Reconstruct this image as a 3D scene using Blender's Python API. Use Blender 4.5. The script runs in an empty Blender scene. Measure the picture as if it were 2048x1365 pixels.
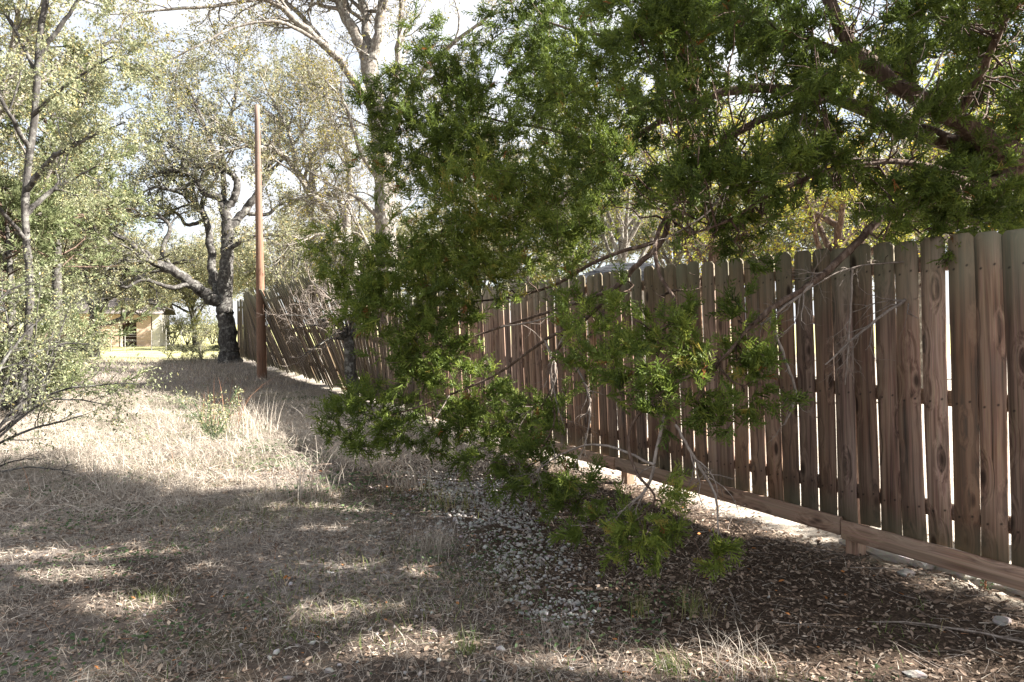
import bpy, math, random
import numpy as np
from mathutils import Vector, Matrix, Euler

# ------------------------------------------------------------------ camera, world, sun, exposure
SC = bpy.context.scene
CAM_Z, F_PX, PITCH = 1.55, 1365.0, math.radians(1.45)
cam_d = bpy.data.cameras.new('camera'); cam_d.lens = 24.0; cam_d.sensor_width = 36.0
cam_d.clip_start = 0.05; cam_d.clip_end = 3000
cam = bpy.data.objects.new('camera', cam_d); SC.collection.objects.link(cam)
cam.location = (0, 0, CAM_Z); cam.rotation_euler = (math.radians(90) - PITCH, 0, 0)
SC.camera = cam

SUN_EL, SUN_AZ = math.radians(36), math.radians(-3)        # azimuth measured from +X towards +Y
sdir = Vector((math.cos(SUN_EL) * math.cos(SUN_AZ), math.cos(SUN_EL) * math.sin(SUN_AZ), math.sin(SUN_EL)))
world = bpy.data.worlds.new('World'); SC.world = world; world.use_nodes = True
wn, wl = world.node_tree.nodes, world.node_tree.links
bg = wn['Background']; bg.inputs['Strength'].default_value = 0.05
sky = wn.new('ShaderNodeTexSky'); sky.sky_type = 'NISHITA'; sky.sun_disc = False
sky.sun_elevation = SUN_EL; sky.sun_rotation = math.pi / 2 - SUN_AZ
sky.air_density = 1.0; sky.dust_density = 1.5; sky.ozone_density = 1.0
# thin high cloud: breaks the blue with white
tc = wn.new('ShaderNodeTexCoord'); cn = wn.new('ShaderNodeTexNoise'); cn.inputs['Scale'].default_value = 2.2
cn.inputs['Detail'].default_value = 7; cn.inputs['Roughness'].default_value = .6
cmap = wn.new('ShaderNodeMapping'); cmap.inputs['Scale'].default_value = (1, 1, 3)
cr = wn.new('ShaderNodeValToRGB'); cr.color_ramp.elements[0].position = .26; cr.color_ramp.elements[1].position = .55
cmx = wn.new('ShaderNodeMixRGB'); cmx.inputs['Color2'].default_value = (4.4, 4.5, 4.75, 1)
wl.new(tc.outputs['Generated'], cmap.inputs['Vector']); wl.new(cmap.outputs['Vector'], cn.inputs['Vector'])
wl.new(cn.outputs['Fac'], cr.inputs['Fac']); wl.new(cr.outputs['Color'], cmx.inputs['Fac'])
wl.new(sky.outputs['Color'], cmx.inputs['Color1']); wl.new(cmx.outputs['Color'], bg.inputs['Color'])

sun_d = bpy.data.lights.new('sun', 'SUN'); sun_d.energy = 5.0; sun_d.angle = math.radians(.53); sun_d.color = (1, .95, .88)
sun = bpy.data.objects.new('sun', sun_d); SC.collection.objects.link(sun)
sun.rotation_euler = sdir.to_track_quat('Z', 'Y').to_euler(); sun.location = (20, 0, 20)
SC.view_settings.view_transform = 'Standard'; SC.view_settings.look = 'None'
SC.view_settings.exposure = 2.5; SC.view_settings.gamma = 1.0; SC.view_settings.use_curve_mapping = False
SC.cycles.max_bounces = 6; SC.cycles.diffuse_bounces = 4; SC.cycles.glossy_bounces = 2; SC.cycles.transmission_bounces = 4
SC.cycles.sample_clamp_indirect = 6

rs = np.random.default_rng(11)
random.seed(5)

# ------------------------------------------------------------------ helpers
def P(x, y, Y):
    """photo pixel + depth along +Y -> world point"""
    u = (x - 1024) / F_PX; v = (682.5 - y) / F_PX
    dy = math.cos(PITCH) + v * math.sin(PITCH); dz = -math.sin(PITCH) + v * math.cos(PITCH)
    k = Y / dy
    return np.array([u * k, Y, CAM_Z + dz * k])

FS, FC = 0.561, 4.72                                   # fence line X = FC - FS*Y
FA = math.atan(FS); CA, SA = math.cos(FA), math.sin(FA)
def fence_x(y): return FC - FS * y
def perp(x, y): return (fence_x(y) - x) * CA          # distance from fence, path side positive

def smooth(a, b, t):
    t = np.clip((t - a) / (b - a), 0, 1); return t * t * (3 - 2 * t)
def gz(x, y):
    x = np.asarray(x, float); y = np.asarray(y, float)
    n = .018 * np.sin(x * 1.7 + .6 * y) + .015 * np.sin(2.3 * y - 1.1 * x + 1) + .01 * np.sin(4.1 * x + 2.9 * y)
    n += .035 * np.sin(.55 * x + .4 * y + 2) + .007 * np.sin(9.1 * x - 5.3 * y) * np.cos(7.7 * y + 2.1 * x)
    p = perp(x, y)
    bank = .03 * np.exp(-((p - .05) / .5) ** 2) * smooth(2.0, 3.0, y) * (1 - smooth(28, 32, y))
    return n + bank - .25 * smooth(30, 48, y)

def mesh_np(name, V, faces):
    """faces: list of int arrays (n,3) or (n,4)"""
    me = bpy.data.meshes.new(name)
    V = np.asarray(V, np.float32); faces = [np.asarray(f, np.int32) for f in faces if len(f)]
    me.vertices.add(len(V)); me.vertices.foreach_set('co', V.ravel())
    tot = np.concatenate([np.full(len(f), f.shape[1], np.int32) for f in faces])
    loops = np.concatenate([f.ravel() for f in faces])
    start = np.concatenate([[0], np.cumsum(tot)[:-1]]).astype(np.int32)
    me.loops.add(len(loops)); me.loops.foreach_set('vertex_index', loops)
    me.polygons.add(len(tot)); me.polygons.foreach_set('loop_start', start); me.polygons.foreach_set('loop_total', tot)
    me.update(calc_edges=True)
    return me
def link(name, me, parent=None, mat=None, smooth_sh=False, kind=None):
    if mat is not None and me is not None and not me.materials: me.materials.append(mat)
    if smooth_sh and me is not None: me.polygons.foreach_set('use_smooth', np.ones(len(me.polygons), bool))
    o = bpy.data.objects.new(name, me); SC.collection.objects.link(o)
    if parent is not None: o.parent = parent
    if kind: o['kind'] = kind
    return o
def tag(o, label, cat, group=None):
    o['label'] = label; o['category'] = cat
    if group: o['group'] = group
    return o
def thing(name, label, cat, loc=(0, 0, 0), rz=0, group=None):
    o = bpy.data.objects.new(name, None); SC.collection.objects.link(o)
    o.location = Vector([float(c) for c in loc]); o.rotation_euler = (0, 0, rz); o.empty_display_size = .2
    return tag(o, label, cat, group)
def set_attr(me, name, vals):
    a = me.attributes.new(name, 'FLOAT', 'POINT'); a.data.foreach_set('value', np.asarray(vals, np.float32))

class Buf:
    def __init__(s): s.V = []; s.T = []; s.Q = []; s.A = []; s.n = 0
    def add(s, V, T=None, Q=None, A=0.5):
        V = np.asarray(V, float).reshape(-1, 3)
        if T is not None and len(T): s.T.append(np.asarray(T) + s.n)
        if Q is not None and len(Q): s.Q.append(np.asarray(Q) + s.n)
        s.V.append(V); s.A.append(np.broadcast_to(np.asarray(A, float), (len(V),))); s.n += len(V)
    def build(s, name, mat, parent=None, smooth_sh=False, kind=None, origin=None):
        V = np.concatenate(s.V); fs = []
        if origin is not None: V = V - np.asarray(origin)
        if s.T: fs.append(np.concatenate(s.T))
        if s.Q: fs.append(np.concatenate(s.Q))
        me = mesh_np(name, V, fs); set_attr(me, 'tint', np.concatenate(s.A))
        return link(name, me, parent, mat, smooth_sh, kind)

def norm(v): return v / np.maximum(np.linalg.norm(v, axis=-1, keepdims=True), 1e-9)
def frame(d, rng=None):
    """d (N,3) unit -> two perpendicular unit vectors, rolled at random"""
    ref = np.where(np.abs(d[..., 2:3]) > .9, np.array([1., 0, 0]), np.array([0, 0, 1.]))
    a = norm(np.cross(d, ref)); b = np.cross(d, a)
    if rng is not None:
        t = rng.uniform(0, 2 * np.pi, d.shape[:-1] + (1,)); a, b = a * np.cos(t) + b * np.sin(t), b * np.cos(t) - a * np.sin(t)
    return a, b
def tubes(buf, pts, rad, sides=4, A=.5, rough=0, rng=None):
    """pts (N,m,3), rad (N,m)"""
    N, m, _ = pts.shape
    if N == 0: return
    tan = norm(np.gradient(pts, axis=1)); mean = norm(pts[:, -1] - pts[:, 0] + 1e-6)
    ref = np.where(np.abs(mean[:, 2:3]) > .8, np.array([1., .2, 0]), np.array([.1, .1, 1.]))[:, None, :]
    a = norm(np.cross(tan, np.broadcast_to(ref, tan.shape))); b = np.cross(tan, a)
    th = np.arange(sides) * 2 * np.pi / sides
    rr = rad[:, :, None] * np.ones(sides)
    if rough: rr = rr * (1 + rough * (rng or rs).normal(size=rr.shape))
    V = pts[:, :, None, :] + rr[..., None] * (a[:, :, None, :] * np.cos(th)[:, None] + b[:, :, None, :] * np.sin(th)[:, None])
    idx = np.arange(N * m * sides).reshape(N, m, sides)
    i0 = idx[:, :-1, :]; i1 = idx[:, 1:, :]
    Q = np.stack([i0, np.roll(i0, -1, 2), np.roll(i1, -1, 2), i1], -1).reshape(-1, 4)
    if np.ndim(A): A = np.repeat(np.asarray(A), m * sides)
    buf.add(V.reshape(-1, 3), None, Q, A)
def grow(rng, B, D, L, R, nseg=5, wob=.25, up=0., taper=.35):
    N = len(B); pts = np.zeros((N, nseg + 1, 3)); pts[:, 0] = B; d = norm(D)
    for i in range(nseg):
        d = norm(d + wob * rng.normal(size=(N, 3)) + np.array([0, 0, up]))
        pts[:, i + 1] = pts[:, i] + d * (L / nseg)[:, None]
    rad = R[:, None] * np.linspace(1, taper, nseg + 1)[None]
    return pts, rad
def spawn(rng, pts, rad, per, tmin=.25, tmax=1., spread=.9, lr=(.4, .7), Lref=None, rr=.6):
    N, m, _ = pts.shape
    k = np.repeat(np.arange(N), per); t = rng.uniform(tmin, tmax, len(k)) * (m - 1)
    i = np.minimum(t.astype(int), m - 2); f = (t - i)[:, None]
    B = pts[k, i] * (1 - f) + pts[k, i + 1] * f
    d = norm(pts[k, i + 1] - pts[k, i]); a, b = frame(d, rng)
    D = norm(d + a * spread * rng.uniform(.6, 1.4, (len(k), 1)))
    Lp = np.linalg.norm(np.diff(pts, axis=1), axis=2).sum(1) if Lref is None else np.full(N, Lref)
    L = Lp[k] * rng.uniform(lr[0], lr[1], len(k))
    R = (rad[k, i] * (1 - f[:, 0]) + rad[k, i + 1] * f[:, 0]) * rr
    return B, D, L, R
def along(rng, pts, n, tmin=.2, tmax=1.):
    """n random points per polyline with their directions"""
    N, m, _ = pts.shape
    k = np.repeat(np.arange(N), n); t = rng.uniform(tmin, tmax, len(k)) * (m - 1)
    i = np.minimum(t.astype(int), m - 2); f = (t - i)[:, None]
    return pts[k, i] * (1 - f) + pts[k, i + 1] * f, norm(pts[k, i + 1] - pts[k, i])
def stamp(buf, rng, tmpl, B, D, S, A, roll=True, nrm=None):
    """tmpl (verts, tris): x = along D"""
    TV, TT = tmpl
    if nrm is None: a, b = frame(D, rng if roll else None)
    else:
        a = norm(np.cross(nrm, D)); b = np.cross(D, a)
    M = np.stack([D, a, b], -1)                          # (N,3,3)
    V = B[:, None, :] + np.einsum('nij,kj->nki', M, TV) * S[:, None, None]
    T = (TT[None] + (np.arange(len(B)) * len(TV))[:, None, None]).reshape(-1, 3)
    buf.add(V.reshape(-1, 3), T, None, np.repeat(A, len(TV)))
def crom(cp, n=6):
    """Catmull-Rom through control points (k,4): xyz + radius"""
    cp = np.asarray(cp, float); c = np.vstack([2 * cp[0] - cp[1], cp, 2 * cp[-1] - cp[-2]]); out = []
    for i in range(1, len(c) - 2):
        for t in np.linspace(0, 1, n, endpoint=False):
            p0, p1, p2, p3 = c[i - 1], c[i], c[i + 1], c[i + 2]
            out.append(.5 * (2 * p1 + (p2 - p0) * t + (2 * p0 - 5 * p1 + 4 * p2 - p3) * t * t + (3 * p1 - p0 - 3 * p2 + p3) * t ** 3))
    out.append(c[-2]); out = np.array(out); out[:, 3] = np.maximum(out[:, 3], .002)
    return out
def limb_px(rows, n=6):
    """rows of (px, py, depth, radius)"""
    return crom([list(P(a, b, c)) + [r] for a, b, c, r in rows], n)
def limb_tube(buf, lp, sides=8, wob=.15, A=.5, rough=.05, flare=0):
    pts = lp[None, :, :3].copy(); r = lp[None, :, 3].copy()
    pts[0, 1:-1] += rs.normal(size=pts[0, 1:-1].shape) * r[0, 1:-1, None] * wob
    tubes(buf, pts, r, sides, A, rough, rs)

# ------------------------------------------------------------------ materials
def mat_new(name):
    m = bpy.data.materials.new(name); m.use_nodes = True
    nt = m.node_tree; b = nt.nodes['Principled BSDF']; b.inputs['Roughness'].default_value = .8
    b.inputs['Specular IOR Level'].default_value = .25
    return m, nt, nt.nodes, nt.links, b
def ramp(nodes, stops):
    r = nodes.new('ShaderNodeValToRGB'); e = r.color_ramp.elements
    while len(e) < len(stops): e.new(.5)
    for i, (p, c) in enumerate(stops): e[i].position = p; e[i].color = (*c, 1)
    return r
def noise(nodes, links, scale, detail=4, vec=None, rough=.55, dist=0):
    n = nodes.new('ShaderNodeTexNoise'); n.inputs['Scale'].default_value = scale; n.inputs['Detail'].default_value = detail
    n.inputs['Roughness'].default_value = rough; n.inputs['Distortion'].default_value = dist
    if vec is not None: links.new(vec, n.inputs['Vector'])
    return n
def mixc(nodes, links, fac, c1, c2, mode='MIX'):
    m = nodes.new('ShaderNodeMixRGB'); m.blend_type = mode
    for s, v in (('Fac', fac), ('Color1', c1), ('Color2', c2)):
        if hasattr(v, 'is_linked'): links.new(v, m.inputs[s])
        elif s == 'Fac': m.inputs[s].default_value = v
        else: m.inputs[s].default_value = (*v, 1)
    return m.outputs['Color']
def math_n(nodes, links, op, a, b=0.):
    m = nodes.new('ShaderNodeMath'); m.operation = op
    for i, v in enumerate((a, b)):
        if hasattr(v, 'is_linked'): links.new(v, m.inputs[i])
        else: m.inputs[i].default_value = v
    return m.outputs[0]
def leaf_mat(name, stops, transl=.45, rough=.55, spec=.3):
    m, nt, N, L, b = mat_new(name)
    at = N.new('ShaderNodeAttribute'); at.attribute_name = 'tint'
    r = ramp(N, stops); L.new(at.outputs['Fac'], r.inputs['Fac'])
    L.new(r.outputs['Color'], b.inputs['Base Color']); b.inputs['Roughness'].default_value = rough
    b.inputs['Specular IOR Level'].default_value = spec
    tr = N.new('ShaderNodeBsdfTranslucent'); mx = N.new('ShaderNodeMixShader'); mx.inputs[0].default_value = transl
    L.new(r.outputs['Color'], tr.inputs['Color']); L.new(b.outputs[0], mx.inputs[1]); L.new(tr.outputs[0], mx.inputs[2])
    L.new(mx.outputs[0], N['Material Output'].inputs['Surface'])
    return m
def bark_mat(name, dark, mid, light, scale=14, stretch=.3, lichen=None, bump=.5):
    m, nt, N, L, b = mat_new(name)
    tcn = N.new('ShaderNodeTexCoord'); mp = N.new('ShaderNodeMapping'); mp.inputs['Scale'].default_value = (1, 1, stretch)
    L.new(tcn.outputs['Object'], mp.inputs['Vector'])
    n1 = noise(N, L, scale, 6, mp.outputs['Vector'], .65, .6); r = ramp(N, [(.3, dark), (.5, mid), (.72, light)])
    L.new(n1.outputs['Fac'], r.inputs['Fac']); col = r.outputs['Color']
    if lichen:
        n2 = noise(N, L, scale * .5, 5, tcn.outputs['Object'], .6); r2 = ramp(N, [(.52, (0, 0, 0)), (.6, (1, 1, 1))])
        L.new(n2.outputs['Fac'], r2.inputs['Fac']); col = mixc(N, L, r2.outputs['Color'], col, lichen)
    L.new(col, b.inputs['Base Color']); b.inputs['Roughness'].default_value = .9
    bp = N.new('ShaderNodeBump'); bp.inputs['Strength'].default_value = bump; bp.inputs['Distance'].default_value = .03
    L.new(n1.outputs['Fac'], bp.inputs['Height']); L.new(bp.outputs['Normal'], b.inputs['Normal'])
    return m

def wood_mat(name, cols, grey, knots=True, moss=True, length=1.8, top=None):
    m, nt, N, L, b = mat_new(name)
    tcn = N.new('ShaderNodeTexCoord'); oi = N.new('ShaderNodeObjectInfo')
    off = N.new('ShaderNodeVectorMath'); off.operation = 'SCALE'
    cmb = N.new('ShaderNodeCombineXYZ'); L.new(oi.outputs['Random'], cmb.inputs[0]); L.new(oi.outputs['Random'], cmb.inputs[1]); L.new(oi.outputs['Random'], cmb.inputs[2])
    L.new(cmb.outputs[0], off.inputs[0]); off.inputs['Scale'].default_value = 57.
    add = N.new('ShaderNodeVectorMath'); add.operation = 'ADD'; L.new(tcn.outputs['Object'], add.inputs[0]); L.new(off.outputs[0], add.inputs[1])
    # knots: few, elongated; they bend the grain around them
    kmap = N.new('ShaderNodeMapping'); kmap.inputs['Scale'].default_value = (8, .01, 3.0); L.new(add.outputs[0], kmap.inputs['Vector'])
    vor = N.new('ShaderNodeTexVoronoi'); vor.inputs['Scale'].default_value = 1.0; vor.inputs['Randomness'].default_value = 1
    L.new(kmap.outputs[0], vor.inputs['Vector'])
    bend = ramp(N, [(0., (1, 1, 1)), (.5, (0, 0, 0))]); L.new(vor.outputs['Distance'], bend.inputs['Fac'])
    gmap = N.new('ShaderNodeMapping'); gmap.inputs['Scale'].default_value = (34, 34, .9); L.new(add.outputs[0], gmap.inputs['Vector'])
    gadd = N.new('ShaderNodeVectorMath'); gadd.operation = 'ADD'; L.new(gmap.outputs[0], gadd.inputs[0])
    gsc = N.new('ShaderNodeVectorMath'); gsc.operation = 'SCALE'; gsc.inputs['Scale'].default_value = 1.6
    L.new(bend.outputs['Color'], gsc.inputs[0]); L.new(gsc.outputs[0], gadd.inputs[1])
    n1 = noise(N, L, 1., 5, gadd.outputs[0], .62, .35)
    fmap = N.new('ShaderNodeMapping'); fmap.inputs['Scale'].default_value = (240, 240, 4); L.new(add.outputs[0], fmap.inputs['Vector'])
    n2 = noise(N, L, 1., 3, fmap.outputs[0], .6)
    r = ramp(N, [(.32, cols[0]), (.46, cols[1]), (.60, cols[2]), (.74, cols[1])]); L.new(n1.outputs['Fac'], r.inputs['Fac'])
    col = mixc(N, L, .35, r.outputs['Color'], n2.outputs['Color'], 'OVERLAY')
    # grey weathering, board by board and blotchy
    n3 = noise(N, L, 2.2, 3, add.outputs[0]); w = math_n(N, L, 'ADD', n3.outputs['Fac'], math_n(N, L, 'MULTIPLY', oi.outputs['Random'], .5))
    wr = ramp(N, [(.6, (0, 0, 0)), (1.05, (.7, .7, .7))]); L.new(w, wr.inputs['Fac'])
    col = mixc(N, L, wr.outputs['Color'], col, mixc(N, L, .55, r.outputs['Color'], grey))
    # board-to-board brightness
    wn_ = N.new('ShaderNodeTexWhiteNoise'); wn_.noise_dimensions = '1D'; L.new(math_n(N, L, 'MULTIPLY', oi.outputs['Random'], 91.7), wn_.inputs['W'])
    hsv = N.new('ShaderNodeHueSaturation'); L.new(col, hsv.inputs['Color'])
    L.new(math_n(N, L, 'ADD', math_n(N, L, 'MULTIPLY', wn_.outputs['Value'], .75), .62), hsv.inputs['Value'])
    L.new(math_n(N, L, 'ADD', math_n(N, L, 'MULTIPLY', oi.outputs['Random'], .45), .70), hsv.inputs['Saturation']); col = hsv.outputs['Color']
    sep = N.new('ShaderNodeSeparateXYZ'); L.new(tcn.outputs['Object'], sep.inputs[0])
    if moss:                                              # grey-green algae on the ends of the boards
        t = ramp(N, [(0., (1, 1, 1)), (.10, (0, 0, 0)), (.72, (0, 0, 0)), (1., (1, 1, 1))])
        L.new(math_n(N, L, 'DIVIDE', sep.outputs[2], length), t.inputs['Fac'])
        mf = math_n(N, L, 'MULTIPLY', t.outputs['Color'], math_n(N, L, 'MULTIPLY', n3.outputs['Fac'], 1.25))
        col = mixc(N, L, mf, col, (.17, .175, .12))
    if top:                                               # sun-bleached upper part
        t = ramp(N, [(.45, (0, 0, 0)), (.9, (.85, .85, .85))]); L.new(math_n(N, L, 'DIVIDE', sep.outputs[2], length), t.inputs['Fac'])
        col = mixc(N, L, t.outputs['Color'], col, mixc(N, L, .6, r.outputs['Color'], top))
    if knots:
        kr = ramp(N, [(.0, (1, 1, 1)), (.10, (1, 1, 1)), (.19, (0, 0, 0))]); L.new(vor.outputs['Distance'], kr.inputs['Fac'])
        kf = math_n(N, L, 'MULTIPLY', kr.outputs['Color'], .85)
        col = mixc(N, L, kf, col, (.022, .012, .008))
    if knots and moss:
        ax = math_n(N, L, 'SUBTRACT', math_n(N, L, 'ABSOLUTE', sep.outputs[0]), .034); best = None
        for zn in (.205, .86, 1.63):
            dz = math_n(N, L, 'SUBTRACT', math_n(N, L, 'ADD', sep.outputs[2], math_n(N, L, 'MULTIPLY', sep.outputs[0], .25)), zn)
            dd = math_n(N, L, 'SQRT', math_n(N, L, 'ADD', math_n(N, L, 'MULTIPLY', ax, ax), math_n(N, L, 'MULTIPLY', dz, dz)))
            best = dd if best is None else math_n(N, L, 'MINIMUM', best, dd)
        nr = ramp(N, [(.0, (1, 1, 1)), (.0045, (1, 1, 1)), (.009, (0, 0, 0))]); L.new(best, nr.inputs['Fac'])
        col = mixc(N, L, math_n(N, L, 'MULTIPLY', nr.outputs['Color'], .8), col, (.02, .016, .014))
    L.new(col, b.inputs['Base Color']); b.inputs['Roughness'].default_value = .85
    bp = N.new('ShaderNodeBump'); bp.inputs['Strength'].default_value = .35; bp.inputs['Distance'].default_value = .004
    L.new(n1.outputs['Fac'], bp.inputs['Height']); L.new(bp.outputs['Normal'], b.inputs['Normal'])
    return m

M = {}
M['picket'] = wood_mat('picket_wood', [(.036, .019, .012), (.165, .086, .053), (.305, .185, .12)], (.205, .17, .137))
M['old_picket'] = wood_mat('old_picket_wood', [(.045, .03, .019), (.105, .068, .044), (.165, .115, .075)], (.12, .112, .078), knots=False, length=2.5)
M['board'] = wood_mat('kickboard_wood', [(.11, .06, .04), (.21, .125, .083), (.30, .195, .135)], (.22, .19, .15), moss=False)
M['pole'] = wood_mat('pole_wood', [(.065, .034, .024), (.13, .067, .045), (.20, .112, .078)], (.18, .135, .105), knots=False, moss=False, length=7.8, top=(.17, .15, .135))
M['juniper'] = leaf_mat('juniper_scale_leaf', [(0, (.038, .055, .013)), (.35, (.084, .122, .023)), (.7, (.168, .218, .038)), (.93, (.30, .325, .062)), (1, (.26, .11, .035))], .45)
M['juniper_pale'] = leaf_mat('sun_washed_juniper_leaf', [(0, (.09, .115, .055)), (.5, (.20, .23, .11)), (1, (.33, .34, .18))], .4)  # greens washed pale to carry the lens glare over these trees
M['oak_leaf'] = leaf_mat('live_oak_leaf', [(0, (.075, .085, .045)), (.5, (.19, .195, .105)), (.85, (.32, .31, .18)), (1, (.36, .26, .11))], .35, .45)  # olives lightened for sunlight and glare on the crowns
M['elm_leaf'] = leaf_mat('elm_leaf', [(0, (.14, .15, .05)), (.5, (.28, .25, .07)), (1, (.45, .32, .05))], .5)
M['yellow_leaf'] = leaf_mat('yellow_green_leaf', [(0, (.09, .12, .02)), (.5, (.25, .27, .045)), (.85, (.42, .38, .06)), (1, (.5, .33, .04))], .55)
M['yaupon_leaf'] = leaf_mat('small_shrub_leaf', [(0, (.10, .12, .062)), (.5, (.21, .23, .125)), (.9, (.36, .36, .22)), (1, (.44, .36, .14))], .4)  # leaf tones faded to suggest the glare on the left
M['oak_bark'] = bark_mat('oak_bark', (.018, .016, .015), (.055, .05, .046), (.12, .11, .10), 16, .35, (.15, .145, .13))
M['elm_bark'] = bark_mat('elm_bark', (.07, .06, .05), (.17, .15, .13), (.31, .28, .245), 22, .3, (.33, .32, .28), .8)
M['juniper_bark'] = bark_mat('juniper_bark', (.03, .019, .013), (.085, .055, .04), (.22, .165, .13), 24, .25, None, .7)
M['dead_twig'] = bark_mat('dead_twig', (.11, .085, .07), (.20, .165, .14), (.31, .27, .235), 40, .5, None, .2)
M['dark_bark'] = bark_mat('dark_bark', (.022, .019, .016), (.06, .054, .046), (.13, .12, .11), 26, .4, (.17, .165, .15))
M['litter'] = leaf_mat('dead_leaf', [(0, (.075, .052, .040)), (.35, (.19, .135, .10)), (.7, (.33, .26, .20)), (.93, (.47, .39, .315)), (1, (.40, .17, .06))], .15, .8, .1)
M['dry_grass'] = leaf_mat('dry_grass_blade', [(0, (.17, .145, .12)), (.4, (.37, .32, .265)), (.75, (.54, .48, .405)), (.9, (.64, .58, .50)), (1, (.32, .16, .09))], .3, .7, .15)
M['green_grass'] = leaf_mat('green_grass_blade', [(0, (.06, .10, .025)), (.5, (.14, .19, .05)), (.8, (.24, .26, .08)), (1, (.45, .36, .20))], .4, .6)
M['weed'] = leaf_mat('low_weed_leaf', [(0, (.035, .075, .03)), (.5, (.075, .125, .05)), (1, (.15, .19, .08))], .35, .6)
M['red_stem'] = leaf_mat('reddish_stalk', [(0, (.16, .07, .04)), (1, (.38, .19, .11))], .2, .8, .1)

def stone_mat(name, cols):
    m, nt, N, L, b = mat_new(name)
    at = N.new('ShaderNodeAttribute'); at.attribute_name = 'tint'; r = ramp(N, cols); L.new(at.outputs['Fac'], r.inputs['Fac'])
    tcn = N.new('ShaderNodeTexCoord'); n1 = noise(N, L, 25, 5, tcn.outputs['Object'])
    col = mixc(N, L, .5, r.outputs['Color'], n1.outputs['Color'], 'OVERLAY')
    hsv = N.new('ShaderNodeHueSaturation'); hsv.inputs['Saturation'].default_value = .6; L.new(col, hsv.inputs['Color'])
    L.new(hsv.outputs['Color'], b.inputs['Base Color']); b.inputs['Roughness'].default_value = .9
    bp = N.new('ShaderNodeBump'); bp.inputs['Strength'].default_value = .4; bp.inputs['Distance'].default_value = .02
    L.new(n1.outputs['Fac'], bp.inputs['Height']); L.new(bp.outputs['Normal'], b.inputs['Normal'])
    return m
M['gravel'] = stone_mat('limestone_gravel', [(0, (.13, .105, .085)), (.5, (.30, .265, .23)), (1, (.46, .425, .38))])
M['limestone'] = stone_mat('limestone_block', [(0, (.30, .275, .235)), (.5, (.36, .335, .29)), (1, (.42, .395, .35))])

def plain(name, col, rough=.8, nscale=6, var=.3, bump=0.):
    m, nt, N, L, b = mat_new(name)
    tcn = N.new('ShaderNodeTexCoord'); n1 = noise(N, L, nscale, 5, tcn.outputs['Object'])
    r = ramp(N, [(.3, tuple(c * (1 - var) for c in col)), (.7, tuple(min(1, c * (1 + var)) for c in col))])
    L.new(n1.outputs['Fac'], r.inputs['Fac']); L.new(r.outputs['Color'], b.inputs['Base Color']); b.inputs['Roughness'].default_value = rough
    if bump:
        bp = N.new('ShaderNodeBump'); bp.inputs['Strength'].default_value = bump; L.new(n1.outputs['Fac'], bp.inputs['Height']); L.new(bp.outputs['Normal'], b.inputs['Normal'])
    return m
M['peach'] = plain('peach_render', (.52, .385, .30), .9, 3, .12)
M['cream'] = plain('cream_trim_sunny_side', (.62, .58, .50), .8, 4, .08)  # door frame, and the sun's brightness on the shed's right side
M['door'] = plain('dark_door', (.045, .028, .02), .7, 8, .3)
M['roof'] = plain('shed_roof', (.16, .14, .13), .8, 5, .3)
M['shingle'] = plain('grey_shingle', (.05, .053, .06), .9, 14, .5, .3)
M['siding'] = plain('house_siding', (.42, .40, .36), .8, 3, .1)
M['wire'] = plain('steel_wire', (.25, .24, .23), .6)
M['metal_tag'] = plain('aluminium_tag', (.6, .6, .6), .4)

# ------------------------------------------------------------------ ground
def axis(lo, hi, fine_lo, fine_hi, step, growth=1.16):
    a = list(np.arange(fine_lo, fine_hi + step, step)); s = step
    while a[-1] < hi: s *= growth; a.append(a[-1] + s)
    s = step; b = [a[0]]
    while b[-1] > lo: s *= growth; b.append(b[-1] - s)
    return np.array(b[:0:-1] + a)
GX = axis(-700, 700, -6, 5, .09); GY = axis(-60, 1500, 2.2, 9, .08)
gx, gy = np.meshgrid(GX, GY); gzv = gz(gx, gy)
near = (gy < 14) & (np.abs(gx) < 9)
gzv = gzv + np.where(near, rs.normal(0, .006, gx.shape), 0)
gi = np.arange(gx.size).reshape(gx.shape)
GQ = np.stack([gi[:-1, :-1], gi[:-1, 1:], gi[1:, 1:], gi[1:, :-1]], -1).reshape(-1, 4)
gme = mesh_np('ground', np.stack([gx, gy, gzv], -1).reshape(-1, 3), [GQ])
pp = perp(gx, gy)
jit = .35 * np.sin(1.9 * gx + .7 * gy) + .3 * np.sin(1.3 * gy - 2.2 * gx)
litter_z = smooth(.2, -.1, -pp - .05) * smooth(3.2, 1.9, pp + jit) * smooth(10.5, 6.5, gy)
litter_z = np.maximum(litter_z, .75 * smooth(4.6, 3.6, gy + jit) * smooth(4.8, 3.6, pp + jit) * (pp > -.1))
set_attr(gme, 'litter', litter_z.ravel())
set_attr(gme, 'pale', (smooth(.05, .3, -pp) * smooth(40, 20, gy)).ravel())
set_attr(gme, 'lawn', (smooth(27.5, 31, gy) * (pp > 0) + smooth(34, 40, gy) * (pp <= 0)).ravel())
m, nt, N, L, b = mat_new('ground_soil')
tcn = N.new('ShaderNodeTexCoord'); ob = tcn.outputs['Object']
nA = noise(N, L, 1.1, 6, ob, .62); nB = noise(N, L, 9, 6, ob, .7); nC = noise(N, L, 60, 4, ob, .7)
rA = ramp(N, [(.3, (.085, .071, .062)), (.5, (.175, .15, .132)), (.7, (.32, .28, .245))]); L.new(nB.outputs['Fac'], rA.inputs['Fac'])
rG = ramp(N, [(.35, (.10, .105, .045)), (.7, (.19, .18, .085))]); L.new(nC.outputs['Fac'], rG.inputs['Fac'])
gm = ramp(N, [(.52, (0, 0, 0)), (.66, (.6, .6, .6))]); L.new(nA.outputs['Fac'], gm.inputs['Fac'])
col = mixc(N, L, gm.outputs['Color'], rA.outputs['Color'], rG.outputs['Color'])
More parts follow.
